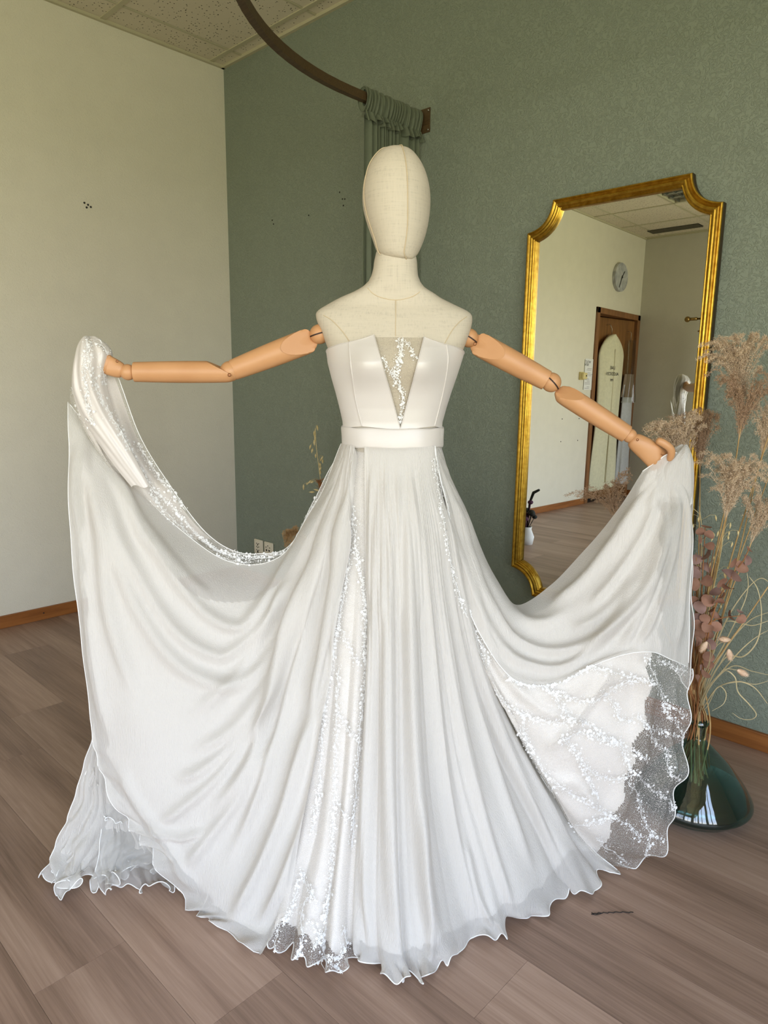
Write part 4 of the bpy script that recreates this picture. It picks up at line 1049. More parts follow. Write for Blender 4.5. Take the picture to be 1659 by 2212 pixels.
env = np.clip(dH/.2, 0, 1)*np.clip(dW/.25, 0, 1)
rid5 = ridges(P5, [
 ([(952, 1010), (985, 1110), (1020, 1240), (1056, 1315), (1098, 1371), (1148, 1398), (1199, 1407), (1259, 1395), (1318, 1359), (1378, 1290), (1417, 1200), (1440, 1090)], 12, .020),
 ([(946, 1020), (980, 1150), (1020, 1294), (1059, 1365), (1104, 1419), (1154, 1440), (1205, 1444), (1247, 1428), (1289, 1390), (1340, 1320), (1395, 1220), (1430, 1100)], 11, .017),
 ([(955, 1000), (1000, 1120), (1040, 1220), (1085, 1300), (1130, 1340), (1180, 1345), (1240, 1310)], 12, .014),
 ([(1265, 1428), (1318, 1365), (1372, 1300), (1408, 1235), (1432, 1150), (1448, 1060)], 10, .016),
 ([(1333, 1422), (1372, 1344), (1408, 1265), (1442, 1150), (1458, 1050)], 9, .016),
 ([(1378, 1235), (1340, 1290), (1289, 1338), (1229, 1362)], 12, .012),
 ([(1402, 1050), (1345, 1145), (1260, 1255), (1180, 1315)], 11, .014),
 ([(1425, 1040), (1395, 1140), (1335, 1240), (1265, 1320)], 10, .014),
 ([(1462, 1020), (1458, 1130), (1436, 1250), (1405, 1340), (1370, 1405)], 9, .016),
 ([(1474, 1020), (1480, 1150), (1472, 1290), (1458, 1400)], 8, .012),
 ([(940, 1010), (965, 1130), (1000, 1260), (1045, 1370), (1092, 1436)], 8, .012),
])
P5.displace(rid5+np.clip(P5.V*7, 0, 1)*(.004*g*env*np.clip(1.1-P5.V, 0, 1)*np.clip(1.5-1.4*P5.U, 0, 1)+.007*g2*np.clip(1-P5.U*2.2, 0, 1)*np.clip(dW/.12, 0, 1)+.005*g3*np.clip((P5.U-.52)*3, 0, 1)*np.clip(dH/.15, 0, 1))+.0035*vnoise(9, P5.P[..., 0]*18, P5.P[..., 2]*18)*env)
P5.build('skirt_panel', M_CHIF, label='right chiffon skirt panel lifted to the hand')
lx = topx(P5.P)[..., 0]; ly = topx(P5.P)[..., 1]
P5.build('skirt_lining', M_LINING, keep=(P5.V > .13+.02*np.sin(P5.U*9)) & ((lx < 1432+5*np.sin(ly/11.0)) | (ly < 1080)) & (P5.U < .985), P=P5.back(.011))
hem_tube(P5.P[::2, -1], 'rolled_hem', .0012); hem_tube(P5.P[-1, ::2], 'lace_seam', .0012)
# outer sheer fall from the right hand, behind the panel
of = [
 [(1470, 985, -.035), (1474, 1080, -.02), (1470, 1220, -.01), (1460, 1350, -.02), (1450, 1440, -.04)],
 [(1484, 988, -.035), (1488, 1090, -.015), (1485, 1230, -.005), (1478, 1370, -.02), (1466, 1460, -.05)],
 [(1494, 1005, -.035), (1497, 1090, -.01), (1494, 1250, .0), (1496, 1370, -.02), (1484, 1490, -.06)],
]
PO = Sheet([A3(c) for c in of], 90, 30)
PO.displace(.006*np.sin(PO.V*11+PO.U*3)+.004*np.sin(PO.U*26+PO.V*2)*PO.V)
PO.build('outer_fall', M_CHIF2, label='narrow sheer fall of chiffon below the right hand'); hem_tube(PO.P[-1]); hem_tube(PO.P[:, -1])

# ---- right lace godet: net over a scalloped satin underlay
gg = [
 [(937, 983, -.06), (965, 1120, -.08), (1000, 1270, -.10), (1090, 1452, -.138), (1190, 1480, -.145), (1300, 1428, -.15), (1398, 1408, -.14), (1488, 1442, -.085)],
 [(937, 984, -.06), (966, 1130, -.08), (1004, 1290, -.10), (1086, 1466, -.14), (1190, 1520, -.155), (1308, 1492, -.15), (1408, 1490, -.13), (1489, 1535, -.09)],
 [(937, 985, -.06), (967, 1140, -.08), (1010, 1320, -.105), (1090, 1494, -.14), (1190, 1572, -.16), (1302, 1582, -.155), (1408, 1594, -.13), (1480, 1635, -.095)],
 [(938, 985, -.06), (970, 1160, -.085), (1014, 1345, -.11), (1094, 1520, -.145), (1190, 1632, -.16), (1300, 1690, -.155), (1398, 1708, -.13), (1460, 1724, -.10)],
 [(938, 985, -.06), (973, 1190, -.09), (1020, 1375, -.12), (1102, 1552, -.145), (1196, 1694, -.155), (1294, 1778, -.15), (1386, 1806, -.12), (1446, 1806, -.10)],
 [(938, 985, -.06), (976, 1210, -.095), (1030, 1398, -.13), (1112, 1566, -.145), (1212, 1740, -.14), (1290, 1822, -.125), (1360, 1850, -.10), (1404, 1856, -.085)],
 [(938, 985, -.06), (980, 1230, -.10), (1038, 1415, -.135), (1121, 1572, -.143), (1226, 1772, -.125), (1280, 1842, -.105), (1310, 1866, -.085), (1330, 1884, -.068)],
]
P4 = Sheet([A3(c) for c in gg], 190, 170)
t_, v_ = P4.U, P4.V
rid4 = ridges(P4, [
 ([(1169, 1628), (1229, 1577), (1283, 1509), (1333, 1425)], 10, .012), ([(1396, 1425), (1400, 1500), (1378, 1620), (1350, 1720), (1318, 1800)], 16, .018),
 ([(1462, 1440), (1450, 1560), (1444, 1680), (1420, 1790), (1400, 1850)], 7, .012), ([(1100, 1480), (1180, 1540), (1260, 1560)], 12, .010), ([(1190, 1700), (1250, 1700), (1300, 1760)], 14, .010),
])
P4.displace(rid4+.007*np.clip((t_-.3)*2, 0, 1)*np.sin(2*math.pi*(2.6*v_+.3*np.sin(2*v_)))*np.clip(v_*(1-v_)*8, 0, 1)+.012*np.clip((t_-.8)/.2, 0, 1)**2*np.sin(2*math.pi*5.5*v_+1))
P4.floor(.004)
P4.build('lace_godet', M_NET, label='wide net and lace insert spread out on the right')
px4 = topx(P4.P); ex = np.interp(px4[..., 1], [1400, 1430, 1480, 1540, 1580, 1620, 1690, 1750, 1800, 1850, 1900], [1412, 1412, 1410, 1405, 1396, 1380, 1362, 1345, 1325, 1300, 1280])
P4.build('satin_underlay', M_LINING, keep=(px4[..., 0] < ex+7*np.sin(px4[..., 1]/13.0)) & (t_ < .99), P=P4.back(.013), label='white satin underlay with scalloped edge')
hem_tube(P4.P[::2, -1])

# ---- left back lace band, from the hand down to the waist
b = [
 [(216, 734, -.055), (246, 790, -.03), (300, 938, .0), (368, 1050, .02), (440, 1145, .035), (502, 1189, .04), (560, 1197, .04), (625, 1180, .03), (682, 1078, .02), (735, 978, .01)],
 [(205, 732, -.06), (228, 810, -.04), (278, 955, -.01), (350, 1070, .01), (425, 1155, .03), (492, 1198, .035), (555, 1206, .035), (624, 1187, .025), (682, 1082, .015), (735, 978, .005)],
 [(192, 734, -.065), (202, 830, -.05), (245, 975, -.03), (325, 1085, .0), (415, 1165, .02), (485, 1206, .03), (550, 1213, .03), (622, 1192, .02), (681, 1086, .012), (736, 978, .003)],
 [(180, 752, -.06), (182, 850, -.055), (222, 985, -.04), (312, 1085, -.005), (408, 1170, .015), (480, 1210, .025), (545, 1217, .025), (621, 1196, .018), (680, 1089, .011), (736, 978, .002)],
 [(168, 788, -.05), (150, 868, -.03), (206, 940, -.03), (300, 1062, -.002), (400, 1163, .015), (470, 1204, .022), (540, 1222, .022), (620, 1199, .017), (680, 1092, .01), (737, 978, .001)],
]
P6 = Sheet([A3(c) for c in b], 200, 70)
dH = np.linalg.norm(P6.P-HL, axis=-1)
P6.displace(.009*np.sin(P6.V*15+1)*np.clip(dH/.15, 0, 1)*np.clip(1.3-1.6*P6.U, .15, 1)+.003*vnoise(12, P6.P[..., 0]*25, P6.P[..., 2]*25))
P6.build('lace_border', M_NET, label='sheer lace border along the back of the lifted side')
P6.build('satin_underlay', M_SATIN, keep=(P6.U < .50-.10*P6.V+.01*np.sin(P6.V*30)) & (P6.V > .10) & (P6.V < .93), P=P6.back(.007))
hem_tube(P6.P[0, ::2], 'rolled_hem', .0010)

# ---- satin and lace bunched over the left hand, chiffon gathered in the right hand
def bunch(name, outline, yf, yb, mat, seed, amp, label):
    """cloth cap: closed rings from the crown down"""
    na = 72; V = []
    for (py, xl, xr, d0, d1) in outline:
        pl_, pr_ = at(xl, py, yf), at(xr, py, yf); xc, a = (pl_[0]+pr_[0])/2, (pr_[0]-pl_[0])/2; z = (pl_[2]+pr_[2])/2
        for j in range(na):
            t_ = 2*math.pi*j/na; a = a
            f = 1+amp*1.3*(1.5*abs(math.sin(2.5*t_+seed+z*16))-.9+.6*math.sin(11*t_+2*seed+z*30)+.4*math.sin(z*160+3*t_))*min(1, (outline[0][0] != py)*1.0)
            V.append((xc+a*math.cos(t_)*(1+.3*(f-1)), yf+(d0 if math.sin(t_) < 0 else d1)*math.sin(t_)*f, z+.003*math.sin(3*t_+seed)))
    m = len(outline); F = [(i*na+j, i*na+(j+1) % na, (i+1)*na+(j+1) % na, (i+1)*na+j) for i in range(m-1) for j in range(na)]
    F.append(tuple(range(na-1, -1, -1)))
    o = mk(name, V, F, mat, wd, label=label); md = o.modifiers.new('s', 'SUBSURF'); md.levels = md.render_levels = 1
    return np.array(V).reshape(m, na, 3)[:, na//2:]
CAPL = bunch('gathered_cloth', [(727, 186, 200, .006, .006), (731, 178, 212, .02, .016), (740, 173, 224, .032, .024), (752, 169, 238, .040, .030), (766, 166, 243, .046, .034), (782, 164, 240, .048, .036), (800, 162, 234, .046, .034), (820, 160, 229, .042, .030), (840, 160, 229, .040, .028), (862, 164, 236, .036, .024), (885, 170, 242, .032, .018), (910, 182, 252, .028, .014), (940, 204, 266, .024, .012), (975, 228, 284, .020, .010), (1015, 256, 304, .014, .008), (1050, 284, 322, .008, .006)], -.040, 0, M_SATIN, 1.3, .07, 'satin bunched over the left hand')
bunch('gathered_cloth', [(961, 1474, 1483, .004, .004), (965, 1466, 1487, .014, .012), (974, 1452, 1491, .026, .020), (988, 1432, 1495, .034, .024), (1004, 1415, 1497, .038, .026), (1022, 1408, 1498, .036, .024), (1050, 1404, 1498, .030, .020), (1085, 1396, 1496, .022, .014)], -.040, 0, M_CHIF, .4, .05, 'chiffon gathered in the right hand')

# ---- crumpled train layers on the floor at lower left
def train(name, top, bot, seed, amp, mat, ny=4, sag=.0):
    T_, B_ = A3(top), [fl(x, y, .006) if zz == 'f' else at(x, y, zz) for x, y, zz in bot]
    rows = []
    for a_, b_ in zip(T_, B_):
        rows.append([a_+(b_-a_)*f+np.array([0, -sag*math.sin(math.pi*f), 0]) for f in np.linspace(0, 1, ny)])
    S_ = Sheet(rows, 60, 120)
    wq = S_.V+.06*np.sin(9*S_.U+seed)+.05*vnoise(int(seed*10)+1, S_.V*9, S_.U*7); d = amp*1.2*(crest(wq*31+seed)*(.5+.5*np.sin(9*S_.V+seed))+.5*crest(wq*57+2*seed+5*S_.U))*(.3+.7*S_.U)+amp*1.3*vnoise(int(seed*10), S_.P[..., 0]*42, S_.P[..., 2]*42, S_.P[..., 1]*42)
    S_.displace(d); hw_ = np.clip((S_.U-.72)/.28, 0, 1); S_.P[..., 2] += hw_*1.8*amp*(1+vnoise(int(seed*10)+3, S_.V*26, S_.U*6)*1.4); S_.P[..., 0] += hw_*3.1*amp*vnoise(int(seed*10)+5, S_.V*22, S_.U*3); S_.P[..., 1] += hw_*3.1*amp*vnoise(int(seed*10)+6, S_.V*20, S_.U*3); S_.floor(.004)
    S_.build(name, mat, label='crumpled sheer train layer trailing on the floor'); hem_tube(S_.P[:, -1], 'rolled_hem', .0012); hem_tube(S_.P[0], 'rolled_hem', .0011)
    return S_
train('train_layer', [(204, 1580, -.08), (222, 1660, -.09), (258, 1720, -.10), (310, 1780, -.11), (370, 1860, -.13)], [(98, 1905, 'f'), (150, 1930, 'f'), (208, 1915, 'f'), (262, 1905, 'f'), (300, 1900, 'f')], .7, .011, M_CHIF, 4, -.02)
train('train_layer', [(204, 1560, -.07), (216, 1640, -.075), (240, 1690, -.08), (270, 1730, -.085), (290, 1760, -.09)], [(190, 1734, -.09), (204, 1752, -.10), (222, 1764, -.105), (240, 1776, -.11), (262, 1782, -.115)], 1.9, .0025, M_CHIF2, 4)
train('train_layer', [(230, 1720, -.06), (270, 1760, -.07), (320, 1800, -.08), (380, 1860, -.10), (430, 1920, -.12)], [(207, 1926, 'f'), (260, 1931, 'f'), (320, 1932, 'f'), (370, 1932, 'f'), (440, 1968, 'f')], 2.6, .009, M_CHIF2, 4, .01)
train('train_layer', [(215, 1640, -.06), (250, 1700, -.06), (290, 1740, -.07), (330, 1800, -.08), (372, 1850, -.10)], [(152, 1846, 'f'), (190, 1880, 'f'), (250, 1890, 'f'), (310, 1880, 'f'), (350, 1900, 'f')], 3.4, .011, M_CHIF, 4, -.01)

train('train_layer', [(198, 1640, -.085), (218, 1690, -.09), (238, 1722, -.095)], [(98, 1905, 'f'), (136, 1924, 'f'), (168, 1930, 'f')], 4.3, .012, M_CHIF, 4, -.03)
train('train_layer', [(236, 1690, -.09), (266, 1740, -.095), (300, 1775, -.10)], [(205, 1922, 'f'), (245, 1908, 'f'), (292, 1892, 'f')], 5.2, .011, M_CHIF, 4, -.03)
# ---- back of the skirt
nb, nt_ = 150, 70
TH, TT = np.meshgrid(np.linspace(-.12, math.pi+.12, nb), np.linspace(0, 1, nt_), indexing='ij')
zw = ip(at(850, 965, -.07)[2], TZ) if False else at(850, 965, -.07)[2]
rr0x, rr0y = .098, .094; hx, hy = .46, .50
rad = TT**1.05
X = (rr0x+(hx-rr0x)*rad)*np.cos(TH)*(1-.12*np.sin(TH)); Y = .0+(rr0y+(hy-rr0y)*rad)*np.sin(TH)
fold = 1+(.010+.05*TT)*np.clip(TT*4, 0, 1)*np.sin(TH*21+1.5*np.sin(TH*4))
Z = zw*(1-TT)+.008
mk('skirt_panel', np.stack([(X*fold-.005).ravel(), (Y*fold).ravel(), Z.ravel()], 1), gridfaces(nb, nt_), M_CHIF, wd, label='back of the chiffon skirt')
mk('skirt_lining', np.stack([(X*fold*.97-.005).ravel(), (Y*fold*.97).ravel(), (Z*.94+.06*zw).ravel()], 1), gridfaces(nb, nt_), M_LINING, wd)

THu, TTu = np.meshgrid(np.linspace(math.pi-.3, 2*math.pi+.3, 60), np.linspace(0, 1, 30), indexing='ij')
Xu, Yu = (.092+.16*TTu)*np.cos(THu), (.073+.17*TTu)*np.sin(THu)
mk('underskirt', np.stack([Xu.ravel()-.004, Yu.ravel(), (zw+.006-.85*zw*TTu).ravel()], 1), gridfaces(60, 30), M_LINING, wd)
# ---- bodice: satin panels on the torso, net insert, waistband
def at_v(px, py, y):
    d = FW[None]+RT[None]*((px-829.5)/FPX)[:, None]-UP[None]*((py-1106)/FPX)[:, None]
    P = CAM+d*((MD+y)/(d@FH))[:, None]; q = P-MORG; return np.stack([q@RH, q@FH, q[:, 2]], 1)
def torso_px(px, py, off):
    px, py = np.asarray(px, float).ravel(), np.asarray(py, float).ravel(); y = np.full(px.shape, -.08)
    for _ in range(16):
        q = at_v(px, py, y); l, r_ = ip(q[:, 2], TL)-off, ip(q[:, 2], TR)+off; xc, a = (l+r_)/2, (r_-l)/2
        u = np.clip((q[:, 0]-xc)/a, -1, 1); c = np.sign(u)*np.abs(u)**(2.35/2); th_ = -np.arccos(np.clip(c, -1, 1))
        y = .5*y+.5*torso(q[:, 2], th_, off)[:, 1]
    return torso(q[:, 2], th_, off), q[:, 2], th_
def patch(name, Ledge, Redge, mat, off, label=None, nr=60, nc=44, topc=0.0):
    s_ = np.linspace(0, 1, nr); Lp, Rp = catmull(np.array(Ledge, float), s_), catmull(np.array(Redge, float), s_)
    t_ = np.linspace(0, 1, nc); Q = Lp[:, None]*(1-t_)[None, :, None]+Rp[:, None]*t_[None, :, None]
    Q[..., 1] += topc*(4*t_*(1-t_))[None]*(1-s_)[:, None]
    P, z_, th_ = torso_px(Q[..., 0], Q[..., 1], off)
    o = mk(name, P, gridfaces(nr, nc), mat, wd, label=label); return o, P.reshape(nr, nc, 3), z_.reshape(nr, nc), th_.reshape(nr, nc)
_, BL, _, _ = patch('bodice_panel', [(754, 739), (757, 781), (767, 857), (782, 921)], [(808, 723.5), (823, 778), (844, 850), (865.5, 929)], M_SATIN, .0055, 'left satin bodice panel', topc=1.5)
_, BR, _, _ = patch('bodice_panel', [(916, 728), (903, 780), (885, 850), (864.5, 929)], [(965, 744.5), (968, 781), (959, 840), (939, 921)], M_SATIN, .0055, 'right satin bodice panel', topc=1.5)
_, BN, _, _ = patch('net_insert', [(805, 728), (822, 782), (843, 855), (864, 928)], [(919, 729), (906, 782), (887, 855), (866, 928)], M_NETB, .0030, 'sheer net insert in the deep V')
def side_panel(edge, th_end, ztop_px, nr=60, nc=36):
    s_ = np.linspace(0, 1, nr); E_ = catmull(np.array(edge, float), s_); _, z_, th_ = torso_px(E_[:, 0], E_[:, 1], .005)
    ztop = at(ztop_px[0], ztop_px[1], 0)[2]; zbot = at(745, 917, 0)[2]-.01
    t_ = np.linspace(0, 1, nc); ze = ztop+(zbot-ztop)*s_
    Zg = z_[:, None]*(1-t_)+ze[:, None]*t_; Tg = th_[:, None]*(1-t_)+th_end*t_
    P = torso(Zg, Tg, .005); mk('bodice_panel', P.reshape(-1, 3), gridfaces(nr, nc), M_SATIN, wd, label='side satin bodice panel'); return P
SL = side_panel([(754, 739), (757, 781), (767, 857), (782, 921)], -math.pi-.02, (711, 762))
SR = side_panel([(965, 744.5), (968, 781), (959, 840), (939, 921)], .02, (997, 766))
Zg, Tg = np.meshgrid(np.linspace(at(711, 762, 0)[2], at(745, 917, 0)[2]-.01, 40), np.linspace(-.02, math.pi+.02, 70), indexing='ij')
mk('bodice_panel', torso(Zg, Tg, .005).reshape(-1, 3), gridfaces(40, 70), M_SATIN, wd, label='back satin bodice panel')
for P, nm in ((BL[0], 'top_edge'), (BR[0], 'top_edge'), (SL[0], 'top_edge'), (SR[0], 'top_edge'), (BL[:, -1], 'v_edge'), (BR[:, 0], 'v_edge'), (BL[:, 0], 'bodice_seam'), (BR[:, -1], 'bodice_seam')):
    P = P+np.array([0, -.0006, 0]) if nm != 'bodice_seam' else P+np.array([0, -.0004, 0])
    MB().tube(P, .0011 if nm != 'bodice_seam' else .0014, 6).build(nm, M_SATIN, wd)
zt0, zb0 = at(865, 927, -.083)[2], at(865, 968.5, -.088)[2]
thb = np.linspace(0, 2*math.pi, 121)[:-1]; rows = [(zt0+.0005, .004), (zt0+.0012, .0085), (zt0-.003, .0098), ((zt0+zb0)/2, .0102), (zb0+.003, .0100), (zb0-.0012, .0088), (zb0-.0005, .004)]
V = np.concatenate([torso(np.full(120, z_), thb, o_)+np.stack([0*thb, 0*thb, .0008*np.sin(9*thb)], 1) for z_, o_ in rows])
F = [(i*120+j, i*120+(j+1) % 120, (i+1)*120+(j+1) % 120, (i+1)*120+j) for i in range(len(rows)-1) for j in range(120)]
mk('waistband', V, F, M_SATIN, wd, label='plain ivory satin waistband')
# ---- embroidered lace: vines of small flowers and leaves lying on the net
def vine(S_, pix, dens=1.0, spread=1.0, seed=0, name='lace_vine', off=.0022, size=1.0):
    """S_: Sheet-like with P; pix: pixels along the vine"""
    rr = random.Random(seed); P = S_.P; N = S_.normals()
    n = max(8, int(sum(math.dist(a, b_) for a, b_ in zip(pix[:-1], pix[1:]))/3.2*dens))
    C = catmull(np.array(pix, float), np.linspace(0, 1, n)); m = MB(); pts = []
    for i, (x, y) in enumerate(C):
        a, b_ = S_.pick(x, y); p = P[a, b_]; nn = N[a, b_]; pts.append(p+nn*off)
    pts = np.array(pts)
    if len(pts) > 4:
        k = np.ones(3)/3; sm = pts.copy()
        for c in range(3): sm[1:-1, c] = np.convolve(pts[:, c], k, 'valid')
        pts = sm
    for sg in (-1, 1):
        st = []
        for i in range(0, len(pts), 2):
            a, b_ = S_.pick(*C[i]); nn = N[a, b_]; t_ = pts[min(i+1, len(pts)-1)]-pts[max(i-1, 0)]; t_ = t_/(np.linalg.norm(t_)+1e-9); w = np.cross(nn, t_)
            st.append(pts[i]+w*sg*.0028*spread*math.sin(i*.55+seed+sg))
        if len(st) > 2: m.tube(st, .0004*size, 4)
    for i in range(len(pts)):
        for q in range(3):
            big = rr.random() < .13
            a, b_ = S_.pick(C[i][0]+rr.gauss(0, 4.6)*spread, C[i][1]+rr.gauss(0, 4.6)*spread); nn = N[a, b_]
            t_ = pts[min(i+1, len(pts)-1)]-pts[max(i-1, 0)]; t_ = t_-nn*(t_@nn); t_ = t_/(np.linalg.norm(t_)+1e-9); w = np.cross(nn, t_)
            c = P[a, b_]+nn*(off*.6+rr.uniform(0, .0008))+t_*rr.uniform(-.0028, .0028)+w*rr.uniform(-.0028, .0028)
            if big:
                R_ = rr.uniform(.0030, .0046)*size; V = [c+nn*.0006]
                for j in range(10):
                    a_ = 2*math.pi*j/10+seed; r_ = R_*(1.0 if j % 2 == 0 else .62); V.append(c+r_*(math.cos(a_)*t_+math.sin(a_)*w))
                m.add(V, [(0, 1+j, 1+(j+1) % 10) for j in range(10)])
            else:
                a_ = rr.uniform(0, 6.28); ln, wd_ = rr.uniform(.0022, .0042)*size, rr.uniform(.0010, .0017)*size
                d1 = math.cos(a_)*t_+math.sin(a_)*w; d2 = np.cross(nn, d1)
                m.add([c-d1*ln*.6, c+d2*wd_+nn*.0004, c+d1*ln*.6, c-d2*wd_+nn*.0004], [(0, 1, 2, 3)])
    o = m.build(name, M_LACE, wd, smooth=False, kind='stuff'); return o
V2 = [
 [(756, 1030), (752, 1100), (756, 1180), (748, 1260), (738, 1310), (728, 1370), (718, 1420), (711, 1460), (704, 1520), (697, 1575), (690, 1690), (684, 1745), (673, 1795)],
 [(762, 1090), (768, 1180), (776, 1220), (785, 1275), (790, 1330), (786, 1400), (790, 1450), (783, 1520), (773, 1620), (769, 1690), (763, 1760), (760, 1830)],
 [(740, 1360), (752, 1390), (764, 1415), (776, 1440)],
 [(733, 1440), (729, 1545), (725, 1640), (722, 1725), (718, 1812), (714, 1895), (708, 1955), (700, 1985)],
 [(732, 1538), (750, 1570), (763, 1592)], [(730, 1730), (740, 1752), (750, 1774)],
 [(644, 1900), (630, 1962), (606, 2000), (594, 2050)], [(674, 1930), (655, 1962), (652, 2035), (640, 2070)], [(668, 1990), (690, 2020), (676, 2050)],
 [(742, 2000), (746, 2040), (732, 2070), (704, 2066), (690, 2096)], [(706, 2000), (694, 2040), (714, 2080), (740, 2098)], [(650, 1880), (664, 1910), (684, 1950)],
]
for i, v in enumerate(V2): vine(P2, v, 1.0, .8, 10+i)
V4 = [
 [(938, 1000), (942, 1040), (955, 1090), (964, 1150), (972, 1195), (985, 1245), (1000, 1292), (1014, 1335), (1034, 1385), (1060, 1428)],
 [(1020, 1372), (1036, 1430), (1072, 1502), (1108, 1530), (1150, 1552), (1200, 1560), (1243, 1556)],
 [(1175, 1484), (1199, 1500), (1229, 1506), (1271, 1518), (1306, 1500), (1342, 1476), (1378, 1470)],
 [(1199, 1502), (1216, 1532), (1241, 1556)], [(1253, 1553), (1280, 1571), (1306, 1592), (1336, 1604), (1378, 1628), (1398, 1640)],
 [(1214, 1596), (1246, 1584), (1276, 1588), (1306, 1600), (1330, 1606)],
 [(1124, 1576), (1139, 1613), (1154, 1637), (1181, 1673), (1214, 1700), (1253, 1724), (1283, 1742), (1318, 1760), (1342, 1772), (1369, 1792), (1384, 1816)],
 [(1214, 1596), (1241, 1616), (1259, 1646), (1289, 1673), (1333, 1682), (1372, 1672), (1396, 1694), (1420, 1714), (1446, 1730), (1453, 1752)],
 [(1157, 1684), (1181, 1700), (1199, 1712)], [(1264, 1434), (1288, 1443), (1318, 1452), (1363, 1461), (1393, 1470), (1417, 1478)],
 [(1399, 1416), (1417, 1472), (1432, 1508), (1438, 1538), (1462, 1562), (1484, 1606)],
 [(1400, 1568), (1414, 1604), (1438, 1622), (1444, 1658), (1450, 1672), (1468, 1684)],
 [(1357, 1688), (1378, 1723), (1387, 1762), (1405, 1798), (1429, 1816)],
 [(1229, 1786), (1274, 1777), (1318, 1768)], [(1289, 1807), (1306, 1828), (1333, 1843), (1354, 1866)],
 [(1306, 1500), (1330, 1526), (1342, 1556), (1378, 1550), (1402, 1571), (1450, 1586), (1484, 1598)],
 [(1259, 1649), (1274, 1688), (1289, 1723)], [(1100, 1466), (1140, 1478), (1186, 1474), (1236, 1452), (1270, 1436)],
 [(1420, 1425), (1452, 1438), (1478, 1452)], [(1128, 1540), (1132, 1578), (1145, 1620)], [(1440, 1520), (1466, 1536), (1484, 1548)],
 [(1336, 1604), (1352, 1640), (1370, 1668)], [(1404, 1806), (1396, 1836), (1392, 1852)],
]
for i, v in enumerate(V4): vine(P4, v, 1.15, 1.1, 40+i)
V6 = [
 [(190, 742), (192, 800), (209, 836), (227, 868), (244, 897), (265, 938), (277, 967), (290, 998), (306, 1025), (321, 1048), (344, 1071), (371, 1093), (394, 1118), (429, 1158), (452, 1180), (485, 1196)],
 [(156, 838), (167, 860), (177, 885), (188, 910), (206, 932)], [(188, 800), (192, 842), (192, 884), (202, 915)], [(273, 963), (267, 1000), (273, 1027)],
 [(327, 1071), (344, 1092), (369, 1119), (392, 1140), (418, 1165)], [(440, 1165), (475, 1193), (510, 1206), (550, 1209), (590, 1203), (622, 1190)],
 [(480, 1190), (515, 1197), (555, 1202), (600, 1193)], [(470, 1200), (505, 1212), (545, 1215)], [(640, 1160), (662, 1122), (684, 1080)], [(300, 960), (330, 1010), (362, 1052), (400, 1100)],
]
for i, v in enumerate(V6): vine(P6, v, 1.0, .8, 80+i)
class Sh: pass
SB = Sheet.__new__(Sheet); SB.P = BN
for i, v in enumerate([[(860, 732), (865, 763), (859, 782), (850, 804), (862, 822), (868, 847), (870, 867), (868, 890), (865, 915)], [(828, 776), (840, 801), (855, 824), (864, 840)], [(876, 738), (888, 754), (898, 775)], [(870, 732), (868, 760), (862, 790), (858, 812)]]):
    vine(SB, v, 1.2, .62 if i != 2 else .5, 120+i, off=.0016, size=.85)

SC = Sheet.__new__(Sheet); _t = np.linspace(0, 1, 90); SC.P = np.stack([catmull(CAPL[:, k_], _t) for k_ in range(CAPL.shape[1])], 1)
for i, v in enumerate([[(190, 735), (194, 760), (192, 800), (206, 836), (220, 866), (240, 900), (262, 938), (280, 975)], [(190, 740), (182, 790), (186, 840), (190, 880), (200, 915)], [(205, 742), (222, 752), (234, 768)], [(214, 790), (222, 810), (224, 830)]]):
    vine(SC, v, 1.0, .8, 140+i, off=.003)
vine(P3, [(936, 992), (941, 1030), (949, 1080), (956, 1130), (966, 1185), (976, 1232), (990, 1284), (1006, 1330)], .9, .45, 161, off=.004)
vine(P5, [(939, 992), (944, 1030), (954, 1080), (962, 1130), (971, 1185), (981, 1232), (995, 1284), (1012, 1330)], .9, .5, 160)
# ================================================================== GLASS VASE AND DRIED PLANTS (right)
VY = .19
def zpx(x, y): return at(x, y, VY)[2]
xc_ = at(1497, 1700, VY)[0]
vprof = [(1521, 1552), (1517, 1560), (1521, 1565), (1515, 1571), (1511, 1580), (1510, 1588), (1520, 1594), (1543, 1616), (1570, 1644), (1589, 1669), (1605, 1693), (1614, 1716), (1618, 1738), (1613, 1764), (1600, 1788)]
prof = [(max(.02, at(x, y, VY)[0]-xc_), zpx(x, y)) for x, y in vprof]
zb = prof[-1][1]; rb = prof[-1][0]
prof = [(r_, z-0) for r_, z in prof if z > .03]+[(rb*.93, .018), (rb*.82, .004), (rb*.6, .0), (0.001, .004)]
tt = np.linspace(0, 1, 90); pr = catmull(np.array(prof), tt); pr[:, 0] = np.maximum(pr[:, 0], .0005); pr[:, 1] = np.maximum(pr[:, 1], 0)
vo_w = MORG+RH*xc_+FH*VY
vz = tag(empty('glass_vase', (vo_w[0], vo_w[1], 0)), 'big pear shaped teal glass demijohn vase on the floor by the green wall', 'vase')
def tglass(name, tint, rough=0.0):
    t = NT(name); tr = t.n('ShaderNodeBsdfTransparent'); tr.inputs[0].default_value = tint
    gl = t.n('ShaderNodeBsdfGlossy'); gl.inputs['Roughness'].default_value = rough; gl.inputs[0].default_value = (1, 1, 1, 1)
    mx = t.n('ShaderNodeMixShader'); t.l(t.thin_fresnel(.09), mx.inputs[0]); t.l(tr.outputs[0], mx.inputs[1]); t.l(gl.outputs[0], mx.inputs[2]); return t.done(mx)
M_TEAL = tglass('teal_glass', (.40, .66, .68, 1)); M_TEALD = tglass('thick_teal_glass', (.30, .58, .58, 1))
MB().lathe([tuple(q) for q in pr], 72).build('vase_body', M_TEAL, vz)
MB().lathe([(pr[k][0]*.985, pr[k][1]) for k in range(0, 7)], 48).build('neck_lining', M_TEAL, vz)
zl = prof[0][1]
